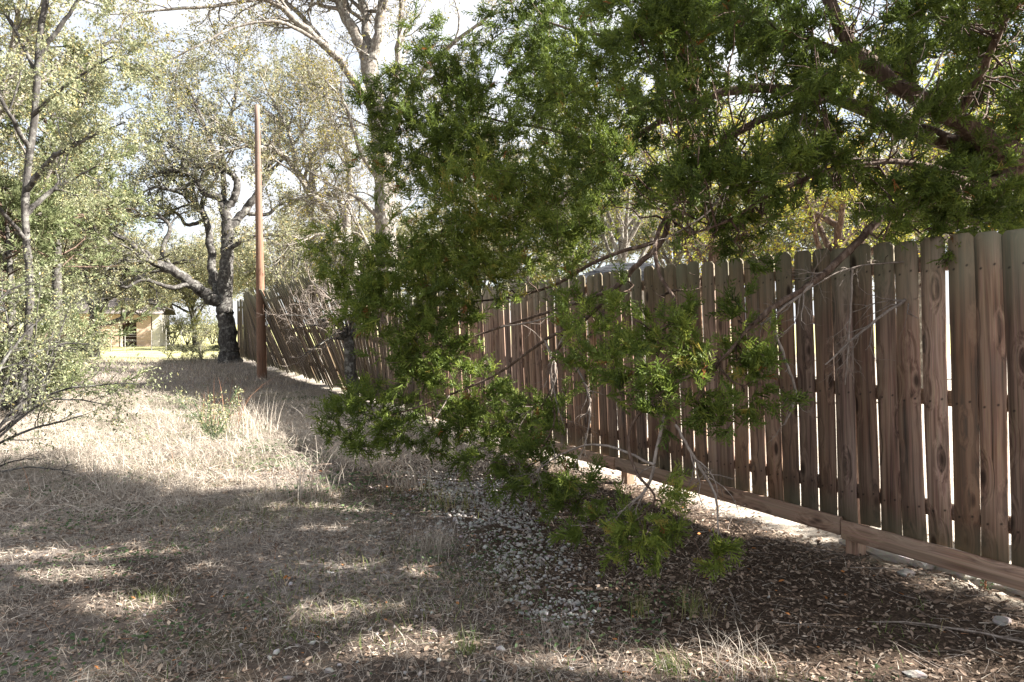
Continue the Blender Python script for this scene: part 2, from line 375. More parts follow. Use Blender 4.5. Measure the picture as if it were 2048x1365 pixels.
def attr(n):
    a = N.new('ShaderNodeAttribute'); a.attribute_name = n; return a.outputs['Fac']
rL = ramp(N, [(.3, (.022, .016, .012)), (.52, (.06, .042, .03)), (.75, (.13, .095, .07))]); L.new(nC.outputs['Fac'], rL.inputs['Fac'])
col = mixc(N, L, attr('litter'), col, rL.outputs['Color'])
rP = ramp(N, [(.3, (.29, .245, .195)), (.7, (.52, .475, .415))]); L.new(nB.outputs['Fac'], rP.inputs['Fac'])
col = mixc(N, L, attr('pale'), col, rP.outputs['Color'])
rW = ramp(N, [(.3, (.27, .27, .12)), (.7, (.45, .43, .22))]); L.new(nA.outputs['Fac'], rW.inputs['Fac'])
col = mixc(N, L, attr('lawn'), col, rW.outputs['Color'])
col = mixc(N, L, .4, col, nC.outputs['Fac'], 'OVERLAY')
L.new(col, b.inputs['Base Color']); b.inputs['Roughness'].default_value = .95; b.inputs['Specular IOR Level'].default_value = .1
bp = N.new('ShaderNodeBump'); bp.inputs['Strength'].default_value = .8; bp.inputs['Distance'].default_value = .02
L.new(nC.outputs['Fac'], bp.inputs['Height']); L.new(bp.outputs['Normal'], b.inputs['Normal'])
g = link('ground', gme, None, m, True); g['kind'] = 'structure'

# ------------------------------------------------------------------ fences
E = np.array([-SA, CA, 0.]); NRM = np.array([-CA, -SA, 0.])      # along the fence, towards the path
def picket_mesh(name, w, h, thick, seed, ear=.028, bow=.003, bend=.006):
    r = np.random.default_rng(seed)
    zs = np.concatenate([np.linspace(0, h - ear, 6), [h]])
    c = bend * np.sin(np.linspace(0, math.pi * r.uniform(.7, 1.6), 7) + r.uniform(0, 6)); f = bow * np.sin(np.linspace(0, 3, 7) + r.uniform(0, 6))
    hw = np.full(7, w / 2) + r.normal(0, .0012, 7); hw[-1] -= ear * .95
    V = []
    for i in range(7):
        dz = r.uniform(-.004, .004) if i in (0,) else 0
        V += [(c[i] - hw[i], f[i], zs[i] + dz), (c[i] + hw[i], f[i], zs[i] - dz), (c[i] + hw[i], f[i] + thick, zs[i] - dz), (c[i] - hw[i], f[i] + thick, zs[i] + dz)]
    Q = []
    for i in range(6):
        for k in range(4): Q.append((4 * i + k, 4 * i + (k + 1) % 4, 4 * i + 4 + (k + 1) % 4, 4 * i + 4 + k))
    Q += [(3, 2, 1, 0), (24, 25, 26, 27)]
    return mesh_np(name, V, [np.array(Q)])
def box_mesh(name, x0, x1, y0, y1, z0, z1, bev=.003):
    import bmesh
    bm = bmesh.new(); bmesh.ops.create_cube(bm, size=1)
    for v in bm.verts: v.co = Vector(((x0 + x1) / 2 + v.co.x * (x1 - x0), (y0 + y1) / 2 + v.co.y * (y1 - y0), (z0 + z1) / 2 + v.co.z * (z1 - z0)))
    if bev: bmesh.ops.bevel(bm, geom=bm.edges[:], offset=bev, segments=1, affect='EDGES')
    me = bpy.data.meshes.new(name); bm.to_mesh(me); bm.free(); return me
def place(o, base, xax, zax, scale=(1, 1, 1)):
    z = norm(np.asarray(zax, float)); x = norm(xax - z * np.dot(xax, z)); y = np.cross(z, x)
    mt = Matrix(((x[0], y[0], z[0], base[0]), (x[1], y[1], z[1], base[1]), (x[2], y[2], z[2], base[2]), (0, 0, 0, 1)))
    o.matrix_local = mt @ Matrix.Diagonal((*scale, 1))

def fence_run(root, y0, y1, variants, mat, bottom, length, lean, rack, pitch=.1462, jz=.006, wide=None):
    n = int(round((y1 - y0) / CA / pitch)); o0 = np.array(root.location)
    for i in range(n):
        yb = y0 + (i + .5) * pitch * CA; x = fence_x(yb)
        base = np.array([x, yb, bottom(yb) + rs.normal(0, jz)])
        ln = lean(yb) + rs.normal(0, .004); rk = rack(yb) + rs.normal(0, .005)
        top = np.array([0, 0, length(yb)]) + NRM * ln * length(yb) + E * rk * length(yb)
        zax = norm(top); me = variants[rs.integers(len(variants))]
        if not me.materials: me.materials.append(mat)
        o = link('picket', me, root); sc = np.linalg.norm(top) / me['len']
        sx = 1 + rs.normal(0, .012)
        place(o, base - o0 + E * rs.normal(0, .0015) + NRM * rs.normal(0, .003), E, zax, (sx, 1, sc))
def var_set(tagname, h, n, seed):
    out = []
    for i in range(n):
        me = picket_mesh(tagname, (.1288 if h < 2 else .141) + .0022 * (i % 4), h, .013, seed + i); me['len'] = h; out.append(me)
    return out
def panel(root, name, mat, ya, yb, off0, off1, z0a, z1a, z0b, z1b, tip=0.):
    """a straight board between two fence stations, off = towards the path"""
    o0 = np.array(root.location); V = []
    for (yy, za, zb) in ((ya, z0a, z1a), (yb, z0b, z1b)):
        for off in (off0, off1):
            for z in (za, zb):
                lean_o = tip(yy, z) if callable(tip) else 0
                p = np.array([fence_x(yy), yy, z]) + NRM * (off + lean_o); V.append(p - o0)
    Q = [(0, 1, 3, 2), (4, 6, 7, 5), (0, 2, 6, 4), (1, 5, 7, 3), (0, 4, 5, 1), (2, 3, 7, 6)]
    c = np.mean(V, axis=0); L_ = np.linalg.norm(V[4] - V[0])
    # local frame: long axis = z so that the wood grain runs along the board
    xa = np.array([0, 0, 1.]); za_ = norm(V[4] - V[0]); xa = norm(xa - za_ * np.dot(xa, za_)); ya_ = np.cross(za_, xa)
    R = np.stack([xa, ya_, za_], 1); Vl = (np.array(V) - c) @ R
    me = mesh_np(name, Vl, [np.array(Q)])
    o = link(name, me, root, mat)
    o.matrix_local = Matrix(((*R[0], c[0]), (*R[1], c[1]), (*R[2], c[2]), (0, 0, 0, 1)))
    md = o.modifiers.new('bevel', 'BEVEL'); md.width = .004; md.segments = 1
    return o

YJ = 11.0
y0f = 3.25
near_f = thing('wooden_fence', 'upright brown dog-eared picket fence with kickboard, knots and bright gaps beside the cedar', 'fence', (fence_x(6), 6, 0))
nv = var_set('picket', 1.82, 10, 100)
nbot = lambda y: .255 - .004 * (y - 4)
nlen = lambda y: 1.80 + .01 * math.sin(y * 1.3)
fence_run(near_f, y0f, YJ, nv, M['picket'], nbot, nlen, lambda y: .035, lambda y: .02)
posts = [4.48 - 2.09 * 1 + 2.09 * k for k in range(0, 5)]; posts = [max(p, y0f + .05) for p in posts]
o0 = np.array(near_f.location)
for k, yp in enumerate(posts):
    o = link('post', box_mesh('post', -.045, .045, -.155, -.065, -.3, 2.0), near_f, M['board'])
    place(o, np.array([fence_x(yp), yp, 0]) - o0, E, np.array([0, 0, 1.]) + NRM * .035)
for a, c in zip(posts, posts[1:] + [YJ]):
    for zr in (.42, 1.08, 1.86):
        panel(near_f, 'rail', M['board'], a + .01, c - .01, -.055, -.014, zr, zr + .089, zr - .008, zr + .081, lambda y, z: .035 * (z - .25))
zk = [(.14, .262), (.145, .268), (.125, .25), (.105, .232), (.09, .22)]
for k, (a, c) in enumerate(zip(posts, posts[1:] + [YJ])):
    za = zk[k][0]; off = .016 + (.004 if k % 2 == 0 else 0)
    panel(near_f, 'kickboard', M['board'], a + .004, c - .004, off, off + .036, za + .014, za + .132, zk[k][0] + .002, zk[k][0] + .120, lambda y, z: .03 * z)

old_f = thing('wooden_fence', 'tall weathered picket fence leaning over the grass, ending beside the dark oak', 'fence', (fence_x(20), 20, 0))
ov = var_set('picket', 2.45, 8, 300)
YE = 29.6
def lean_old(y): return .37 * smooth(11.2, 16, y) * (1 - smooth(20, 29, y))
def rack_old(y): return .02 + .28 * smooth(11, 15, y) * (1 - smooth(24, 29.4, y))
olen = lambda y: 1.95 + .42 * float(smooth(11, 13.5, y)) + .07 * math.sin(y * .9) + .04 * math.sin(y * 2.7)
obot = lambda y: float(gz(fence_x(y), y)) + .10
fence_run(old_f, YJ + .03, YE, ov, M['old_picket'], obot, olen, lambda y: float(lean_old(y)), lambda y: float(rack_old(y)), jz=.035)
oposts = list(np.arange(YJ + .1, YE, 2.1)) + [YE]
oo = np.array(old_f.location)
for yp in oposts:
    o = link('post', box_mesh('post', -.045, .045, -.15, -.06, -.3, 2.1), old_f, M['old_picket'])
    place(o, np.array([fence_x(yp), yp, 0]) - oo, E, np.array([0, 0, 1.]) + NRM * float(lean_old(yp)))
for a, c in zip(oposts, oposts[1:]):
    for fr in (.15, .5, .86):
        za = obot(a) + fr * olen(a); zc = obot(c) + fr * olen(c)
        panel(old_f, 'rail', M['old_picket'], a + .01, c - .01, -.06, -.02, za, za + .089, zc, zc + .089,
              lambda y, z: float(lean_old(y)) * (z - obot(y)))

# ------------------------------------------------------------------ utility pole
pb = P(524, 756, 19.5); pz = float(gz(pb[0], pb[1]))
pole = thing('utility_pole', 'tall bare reddish wooden utility pole standing before the leaning fence', 'pole', (pb[0], pb[1], pz))
top = P(514, 209, 19.6)
cp = [[0, 0, -.4, .145], [0, 0, 0, .14], [*((top - pb) * .5 + [0, 0, 0]), .105], [*(top - pb), .07]]
bf = Buf(); lp = crom(cp, 9); tubes(bf, lp[None, :, :3], lp[None, :, 3], 16, .5, .01, rs)
n_ = bf.n; bf.add([lp[-1, :3]], None, None); ring = np.arange(n_ - 16, n_)
bf.T.append(np.stack([ring, np.roll(ring, -1), np.full(16, n_)], 1))
shaft = bf.build('shaft', M['pole'], pole, True)
tagm = box_mesh('metal_tag', -.03, .03, -.004, .004, -.045, .045); tg = link('metal_tag', tagm, pole, M['metal_tag'])
q = P(527, 648, 19.3); tg.location = Vector((q[0] - pb[0] + .06, -.148, q[2] - pz)); tg.rotation_euler = (0, 0, .35)
tg2 = link('tag_strip', box_mesh('tag_strip', -.012, .012, -.004, .004, -.08, .08), pole, M['metal_tag'])
tg2.location = Vector((q[0] - pb[0] + .06, -.146, q[2] - pz + .26)); tg2.rotation_euler = (0, 0, .35)

# ------------------------------------------------------------------ shed, wire fence, house behind the fence
YS = 52.
s0, s1 = P(190, 695, YS), P(326, 695, YS); sz = float(gz(-28, YS)) - .02
shed = thing('shed', 'small peach walled shed with an open dark doorway beyond the oaks', 'shed', (s0[0] - 2.7, YS - .6, sz), .28)
W = s1[0] - s0[0] + 2; d0 = P(258, 690, YS)[0] - (s0[0] - 2); d1 = P(284, 690, YS)[0] - (s0[0] - 2)
def sbox(nm, mat, x0, x1, y0, y1, z0, z1, par, bev=.01):
    return link(nm, box_mesh(nm, x0, x1, y0, y1, z0, z1, bev), par, mat)
sbox('front_wall', M['peach'], 0, d0, 0, .15, 0, 2.5, shed); sbox('front_wall', M['peach'], d1, W - .5, 0, .15, 0, 2.5, shed)
sbox('lintel', M['peach'], d0, d1, .002, .148, 2.05, 2.5, shed)
sbox('sun_pale_corner', M['cream'], W - .497, W, -.02, .15, 0, 2.5, shed)  # cream here holds the sun's whiteness on this corner
sbox('side_wall', M['cream'], W - .15, W, .152, 4, 0, 2.5, shed); sbox('side_wall', M['peach'], 0, .15, .152, 4, 0, 2.5, shed)  # sun-facing wall coloured cream for its brightness, the other stays peach
sbox('back_wall', M['peach'], .152, W - .152, 3.85, 4, 0, 2.5, shed)
sbox('door_frame', M['cream'], d0 - .14, d0 - .002, -.03, .12, 0, 2.1, shed); sbox('door_frame', M['door'], d0 - .2, d0 - .142, -.02, .1, 0, 2.1, shed)
dr = sbox('door', M['door'], d0 + .35, d1 - .01, .5, .55, .02, 2.03, shed)
sbox('crossbar', M['wire'], d0 + .02, d1 - .02, .03, .06, .5, .54, dr, 0); sbox('crossbar', M['wire'], d0 + .02, d1 - .02, .03, .06, .95, .99, dr, 0)
sbox('trim', M['door'], W - .56, W - .502, -.012, .05, 0, 2.5, shed)
rv = np.array([[-.4, -.5, 2.5], [W + .4, -.5, 2.5], [W + .4, 2, 3.7], [-.4, 2, 3.7], [W + .4, 4.5, 2.5], [-.4, 4.5, 2.5]])
rv = np.vstack([rv, rv + [0, 0, .1]])
rq = [(0, 3, 2, 1), (3, 5, 4, 2), (6, 7, 8, 9), (9, 8, 10, 11), (0, 1, 7, 6), (5, 11, 10, 4), (1, 2, 8, 7), (2, 4, 10, 8), (0, 6, 9, 3), (3, 9, 11, 5)]
link('roof', mesh_np('roof', rv, [np.array(rq)]), shed, M['roof'])

wf = thing('wire_fence', 'thin wire stock fence on slim posts in front of the shed', 'fence', (*P(250, 695, 44)[:2], -.2))
wb = np.array(wf.location)
for px in (222, 250, 303, 332, 362):
    p = P(px, 690, 44); bf = Buf(); z = float(gz(p[0], p[1])); tubes(bf, np.array([[[p[0], p[1], z - .3], [p[0] + .02, p[1], z + 1.35]]]) - wb, np.array([[.03, .028]]), 6)
    bf.build('post', M['wire'], wf)
for hz_ in (.35, .65, .95, 1.25):
    a, c = P(170, 690, 44), P(440, 690, 44); t = np.linspace(0, 1, 12)[:, None]; pts = a * (1 - t) + c * t
    pts[:, 2] = gz(pts[:, 0], pts[:, 1]) + hz_ - .02 * np.sin(t[:, 0] * 12); bf = Buf(); tubes(bf, pts[None] - wb, np.full((1, 12), .006), 4); bf.build('wire', M['wire'], wf)

YH = 15.5
h0, h1, hr = P(1120, 560, YH), P(1430, 520, YH), P(1345, 478, YH + 1)
house = thing('house', 'house behind the picket fence, only its grey shingled hip roof showing', 'house', (h0[0], YH, 0))
HW = h1[0] - h0[0] + .6; eave = 2.45; ridge = hr[2] - .38; HD = 7.
sbox('front_wall', M['siding'], 0.3, HW - .3, .3, .5, -.1, eave, house); sbox('side_wall', M['siding'], 0.3, .5, .502, HD - .3, -.1, eave, house)
sbox('side_wall', M['siding'], HW - .5, HW - .3, .502, HD - .3, -.1, eave, house); sbox('back_wall', M['siding'], .502, HW - .502, HD - .5, HD - .3, -.1, eave, house)
rdg0, rdg1 = HW * .42, HW * .62
def hip(t, yy): return None
core = np.array([[0, 0, eave], [HW, 0, eave], [HW, HD, eave], [0, HD, eave], [rdg0, HD / 2, ridge], [rdg1, HD / 2, ridge]])
roof = link('roof', mesh_np('roof', core, [np.array([(0, 4, 3), (1, 2, 5)]), np.array([(0, 1, 5, 4), (2, 3, 4, 5), (3, 2, 1, 0)])]), house, M['shingle'])
NC = 16
for k in range(NC):                                         # shingle courses, each lapped over the one below
    ta, tb = k / NC, min(1, (k + 1.15) / NC)
    for side in (0, 1):
        A0, A1, B0, B1 = (core[0], core[1], core[4], core[5]) if side == 0 else (core[1], core[2], core[5], core[5])
        nseg = 14; sarr = np.linspace(0, 1, nseg)
        lo = (A0 * (1 - ta) + B0 * ta)[None] * (1 - sarr[:, None]) + (A1 * (1 - ta) + B1 * ta)[None] * sarr[:, None]
        hi = (A0 * (1 - tb) + B0 * tb)[None] * (1 - sarr[:, None]) + (A1 * (1 - tb) + B1 * tb)[None] * sarr[:, None]
        lo = lo + [0, 0, .045]; lo[:, 2] += rs.uniform(-.008, .02, nseg); hi = hi + [0, 0, .012]; un = lo - [0, 0, .035]
        V = np.vstack([lo, hi, un]); i = np.arange(nseg - 1)
        Q = np.vstack([np.stack([i, i + 1, i + 1 + nseg, i + nseg], 1), np.stack([i + 2 * nseg, i + 1 + 2 * nseg, i + 1, i], 1)])
        link('shingle_course', mesh_np('shingle_course', V, [Q]), roof, M['shingle'])

# ------------------------------------------------------------------ limestone blocks along the fence foot
def rock(name, px, py, Y, dims, rz, label, group=None, sink=.35, mat='limestone', seed=0):
    import bmesh
    r = np.random.default_rng(seed); bm = bmesh.new(); bmesh.ops.create_icosphere(bm, subdivisions=3, radius=1)
    ph = r.uniform(0, 6, 9)
    for v in bm.verts:
        c = np.array(v.co); c = np.sign(c) * np.abs(c) ** .62
        c *= 1 + .10 * math.sin(3 * c[0] + ph[0]) * math.sin(2.4 * c[1] + ph[1]) + .07 * math.sin(5 * c[2] + 4 * c[0] + ph[2]) + .03 * r.normal()
        v.co = Vector(c * np.array(dims) / 2)
    me = bpy.data.meshes.new(name); bm.to_mesh(me); bm.free(); set_attr(me, 'tint', np.full(len(me.vertices), r.uniform(.3, .9) if name == 'limestone_block' else r.uniform(.15, .35)))
    p = P(px, py, Y); o = link(name, me, None, M[mat]); z = float(gz(p[0], p[1]))
    o.location = Vector((p[0], p[1], z + dims[2] * (.5 - sink))); o.rotation_euler = (r.uniform(-.08, .08), r.uniform(-.08, .08), rz)
    return tag(o, label, 'stone', group)
rz_f = math.atan2(E[1], E[0])
rock('limestone_block', 1772, 1100, 4.56, (.60, .26, .12), rz_f + .05, 'long flat limestone block lying under the fence beside the post foot', seed=1)
rock('limestone_block', 1905, 1135, 4.24, (.40, .24, .17), rz_f - .15, 'lumpy grey-white limestone block under the kickboard, beside a small seedling', seed=2)
rock('limestone_block', 2040, 1175, 3.93, (.50, .24, .11), rz_f + .1, 'sunlit limestone slab under the kickboard, past the seedling', seed=3)
rock('limestone_block', 1840, 1118, 4.34, (.22, .18, .09), rz_f, 'small limestone chunk wedged between two larger blocks under the fence', seed=7)
rock('stone', 2004, 1243, 3.50, (.085, .06, .045), .4, 'small pale stone alone on dark leaf litter near the fence', mat='gravel', seed=4)
rock('stone', 1830, 1336, 3.08, (.11, .045, .035), .1, 'long pale stone lying in a sunlit streak of litter', mat='gravel', seed=5)
rock('stone', 1812, 1134, 4.12, (.10, .07, .05), .3, 'small pale stone in litter in front of the limestone blocks', mat='gravel', seed=6)

# ------------------------------------------------------------------ foliage templates
def spray_tmpl(seed, nside=7, nsub=2, w=.085, flat=.45):
    """juniper spray of unit length along x: thin tapering branchlets, one triangle each"""
    r = np.random.default_rng(seed); V = []; T = []
    def tri(p, d, l, wd):
        d = d / np.linalg.norm(d); s = np.cross(d, r.normal(size=3)); s /= np.linalg.norm(s) + 1e-9
        k = len(V); V.extend([p - s * wd / 2, p + s * wd / 2, p + d * l]); T.append((k, k + 1, k + 2))
    tri(np.zeros(3), np.array([1., 0, 0]), 1.0, w * .7)
    for i in range(nside):
        x = .08 + .86 * i / nside; sgn = 1 if i % 2 else -1
        l = (.42 * (1 - x) + .12) * r.uniform(.8, 1.25)
        d = np.array([1., sgn * r.uniform(.6, 1.1), flat * r.normal()]); d /= np.linalg.norm(d)
        p = np.array([x, 0, 0]); tri(p, d, l, w)
        for j in range(nsub):
            t = .2 + .7 * j / nsub; q = p + d * l * t
            d2 = d + np.array([.4, r.uniform(-.9, .9), .7 * flat * r.normal() + r.normal() * .25]); tri(q, d2, l * r.uniform(.3, .5), w * .95)
    return np.array(V), np.array(T)
SPRAY = [spray_tmpl(s) for s in range(5)]
SPRAY_LO = [spray_tmpl(s + 20, 5, 1, .13, .5) for s in range(3)]
LEAF = (np.array([[0, 0, 0], [.45, .24, .05], [1, 0, 0], [.45, -.24, .05]]), np.array([(0, 1, 2), (0, 2, 3)]))
LEAF_CURL = (np.array([[0, 0, .0], [.3, .2, .10], [.72, .17, .13], [1, 0, .05], [.72, -.17, .10], [.3, -.2, .07], [.5, 0, -.02]]),
             np.array([(0, 1, 6), (1, 2, 6), (2, 3, 6), (3, 4, 6), (4, 5, 6), (5, 0, 6)]))

def spray_cloud(buf, rng, pts, per, size, tmpls, tint, fwd=.75, upb=.15, tmin=.15, cull=None):
    """sprays along twig polylines, pointing forward and outward"""
    B, d = along(rng, pts, per, tmin, 1.)
    if cull is not None:
        kp = ~cull(B + d * size * .5); B, d = B[kp], d[kp]
        if len(B) == 0: return
    a, _ = frame(d, rng)
    D = norm(d * fwd + a * rng.uniform(.2, .9, (len(B), 1)) + np.array([0, 0, upb]))
    S = size * rng.uniform(.65, 1.3, len(B)); A = np.clip(tint + rng.normal(0, .16, len(B)), 0, .96)
    A = np.where(rng.random(len(B)) < .006, 1., A)
    k = rng.integers(len(tmpls), size=len(B))
    for i, t in enumerate(tmpls):
        s = k == i
        if s.any(): stamp(buf, rng, t, B[s], D[s], S[s], A[s])

def nearest(limbs, p):
    best = None
    for lp in limbs:
        d = np.linalg.norm(lp[:, :3] - p, axis=1); i = int(d.argmin())
        if best is None or d[i] < best[0]: best = (d[i], lp[i, :3], lp[i, 3])
    return best

# ------------------------------------------------------------------ the big cedar (juniper) reaching over the fence
jr = np.random.default_rng(3)
jbase = np.array([5.5, 4.4, float(gz(5.5, 4.4))])
cedar = thing('cedar_tree', 'large dark green cedar whose long drooping branches reach over the picket fence', 'tree', jbase)
J = []
def KD(x): return .95 + .27 * float(smooth(1320, 980, x))
def jl(rows): lp = limb_px([(a, b, c * KD(a), r) for a, b, c, r in rows]); J.append(lp); return lp
trunk_lp = crom([[*(jbase + [0, 0, -.3]), .26], [*(jbase + [0, 0, .2]), .22], [*(jbase + [-.15, 0, 1.2]), .18], [*(jbase + [-.1, .1, 2.4]), .16], [*(jbase + [.1, .1, 4.2]), .11], [*(jbase + [.2, 0, 6.3]), .05]])
tA = trunk_lp[10, :3]
def jt(rows, start, r0):
    cp = [[*start, r0]] + [list(P(a, b, c * KD(a))) + [r] for a, b, c, r in rows]; lp = crom(cp); J.append(lp); return lp
jt([(2110, 375, 4.6, .085), (2010, 300, 4.6, .075), (1910, 240, 4.6, .062), (1780, 160, 4.7, .052), (1690, 70, 4.8, .045), (1640, -40, 4.9, .04), (1560, -160, 5, .03)], tA, .12)
jt([(2120, 400, 4.7, .088), (2040, 352, 4.7, .078), (1930, 295, 4.8, .062), (1800, 250, 4.9, .05), (1660, 195, 5, .04), (1500, 178, 5.1, .034), (1370, 215, 5.2, .027), (1240, 300, 5.3, .02), (1120, 400, 5.2, .014), (980, 480, 5.0, .009)], tA, .12)
jt([(2130, 380, 4.6, .05), (1960, 377, 4.6, .04), (1860, 390, 4.5, .032), (1770, 430, 4.4, .026), (1700, 500, 4.25, .023), (1620, 570, 4.1, .02), (1550, 612, 4.0, .017), (1490, 664, 3.95, .012)], tA, .06)
jl([(1660, 195, 5, .03), (1500, 250, 4.9, .026), (1420, 310, 4.8, .024), (1350, 400, 4.7, .021), (1325, 480, 4.6, .018), (1270, 535, 4.5, .017), (1220, 580, 4.5, .015), (1110, 620, 4.5, .012), (1000, 655, 4.5, .010), (900, 690, 4.5, .007), (800, 720, 4.5, .005)])
jl([(1350, 400, 4.7, .016), (1312, 480, 4.5, .014), (1318, 545, 4.3, .012), (1350, 605, 4.2, .010), (1340, 660, 4.1, .008), (1400, 730, 4.0, .005)])
jl([(1325, 480, 4.6, .014), (1200, 520, 4.7, .013), (1105, 572, 4.8, .012), (1000, 598, 4.9, .009), (900, 600, 5, .006), (760, 560, 5.1, .004)])
jl([(1270, 535, 4.5, .014), (1180, 630, 4.4, .013), (1090, 680, 4.4, .012), (1000, 745, 4.4, .010), (900, 790, 4.4, .008), (800, 826, 4.4, .006), (700, 845, 4.4, .003)])
jl([(1180, 630, 4.4, .011), (1115, 700, 4.2, .010), (1095, 760, 4.1, .008), (1110, 840, 4.05, .007), (1080, 920, 4.0, .005), (1130, 985, 4.0, .003)])
jl([(1780, 160, 4.7, .028), (1640, 90, 4.9, .026), (1500, 40, 5, .022), (1340, 30, 5.1, .018), (1200, 70, 5.2, .014), (1080, 40, 5.3, .008)])
jl([(1240, 300, 5.3, .014), (1100, 260, 5.3, .012), (990, 240, 5.3, .010), (900, 200, 5.3, .007), (850, 90, 5.3, .004)])
jl([(1120, 400, 5.2, .010), (1000, 350, 5.1, .009), (900, 330, 5.1, .007), (820, 300, 5.2, .005), (765, 260, 5.2, .003)])
jl([(980, 480, 5.0, .007), (900, 470, 4.9, .006), (800, 500, 4.9, .005), (690, 520, 4.9, .003)])
jl([(1490, 664, 3.95, .010), (1440, 720, 3.9, .008), (1330, 780, 3.9, .006), (1260, 860, 3.85, .008), (1270, 940, 3.8, .008), (1310, 1000, 3.75, .006), (1250, 1060, 3.7, .003)])
jl([(1960, 377, 4.6, .022), (1850, 330, 4.3, .018), (1700, 330, 4.2, .015), (1560, 380, 4.2, .012), (1460, 440, 4.2, .009), (1380, 470, 4.2, .005)])
jl([(1910, 240, 4.6, .03), (1960, 150, 4.4, .025), (2000, 60, 4.2, .02), (2060, -40, 4.0, .015)])
jl([(1930, 295, 4.8, .02), (1880, 380, 4.9, .014), (1900, 430, 4.9, .010), (1980, 450, 5.0, .006)])
bfj = Buf(); limb_tube(bfj, trunk_lp, 12, .05, rough=.07); bfj.build('trunk', M['juniper_bark'], cedar, True, origin=jbase)
for lp in J:
    bfj = Buf(); limb_tube(bfj, lp, 7, .12, rough=.06); bfj.build('branch', M['juniper_bark'], cedar, True, origin=jbase)
# where the photograph shows sun patches on the ground, the crown has gaps
LIT = [(-1.46, 4.30, .60, .13), (-2.4, 4.62, .34, .12), (-3.05, 4.45, .5, .12), (-1.05, 4.95, .50, .15), (-.45, 4.30, .25, .10), (-.52, 3.2, .24, .08), (.85, 3.06, .9, .06), (1.95, 3.10, .4, .05),
       (-.75, 5.45, .5, .18), (-2.0, 5.55, .9, .22), (-2.2, 3.72, .25, .06), (-2.7, 4.1, .3, .06), (-.9, 3.72, .2, .05), (-.2, 4.75, .25, .10), (-3.0, 3.4, .3, .06)]
def sunlit(B):
    """which of these crown points would shade one of the sun patches"""
    g_ = B - np.array(sdir) * (B[:, 2:3] / sdir.z); hit = np.zeros(len(B), bool); wv = 1 + .2 * np.sin(6 * g_[:, 0] + 9 * g_[:, 1]) * np.sin(11 * g_[:, 1] - 3 * g_[:, 0])
    for q in LIT: hit |= ((g_[:, 0] - q[0]) / (q[2] + .12)) ** 2 + ((g_[:, 1] - q[1]) / (q[3] + .085)) ** 2 < wv
    return hit & (B[:, 0] > .75) & (B[:, 2] > 1.6)
def in_gap(c, mx, my):
    g_ = np.asarray(c) - np.array(sdir) * (c[2] / sdir.z)
    return any(((g_[0] - q[0]) / (q[2] + mx)) ** 2 + ((g_[1] - q[1]) / (q[3] + my)) ** 2 < 1 for q in LIT)
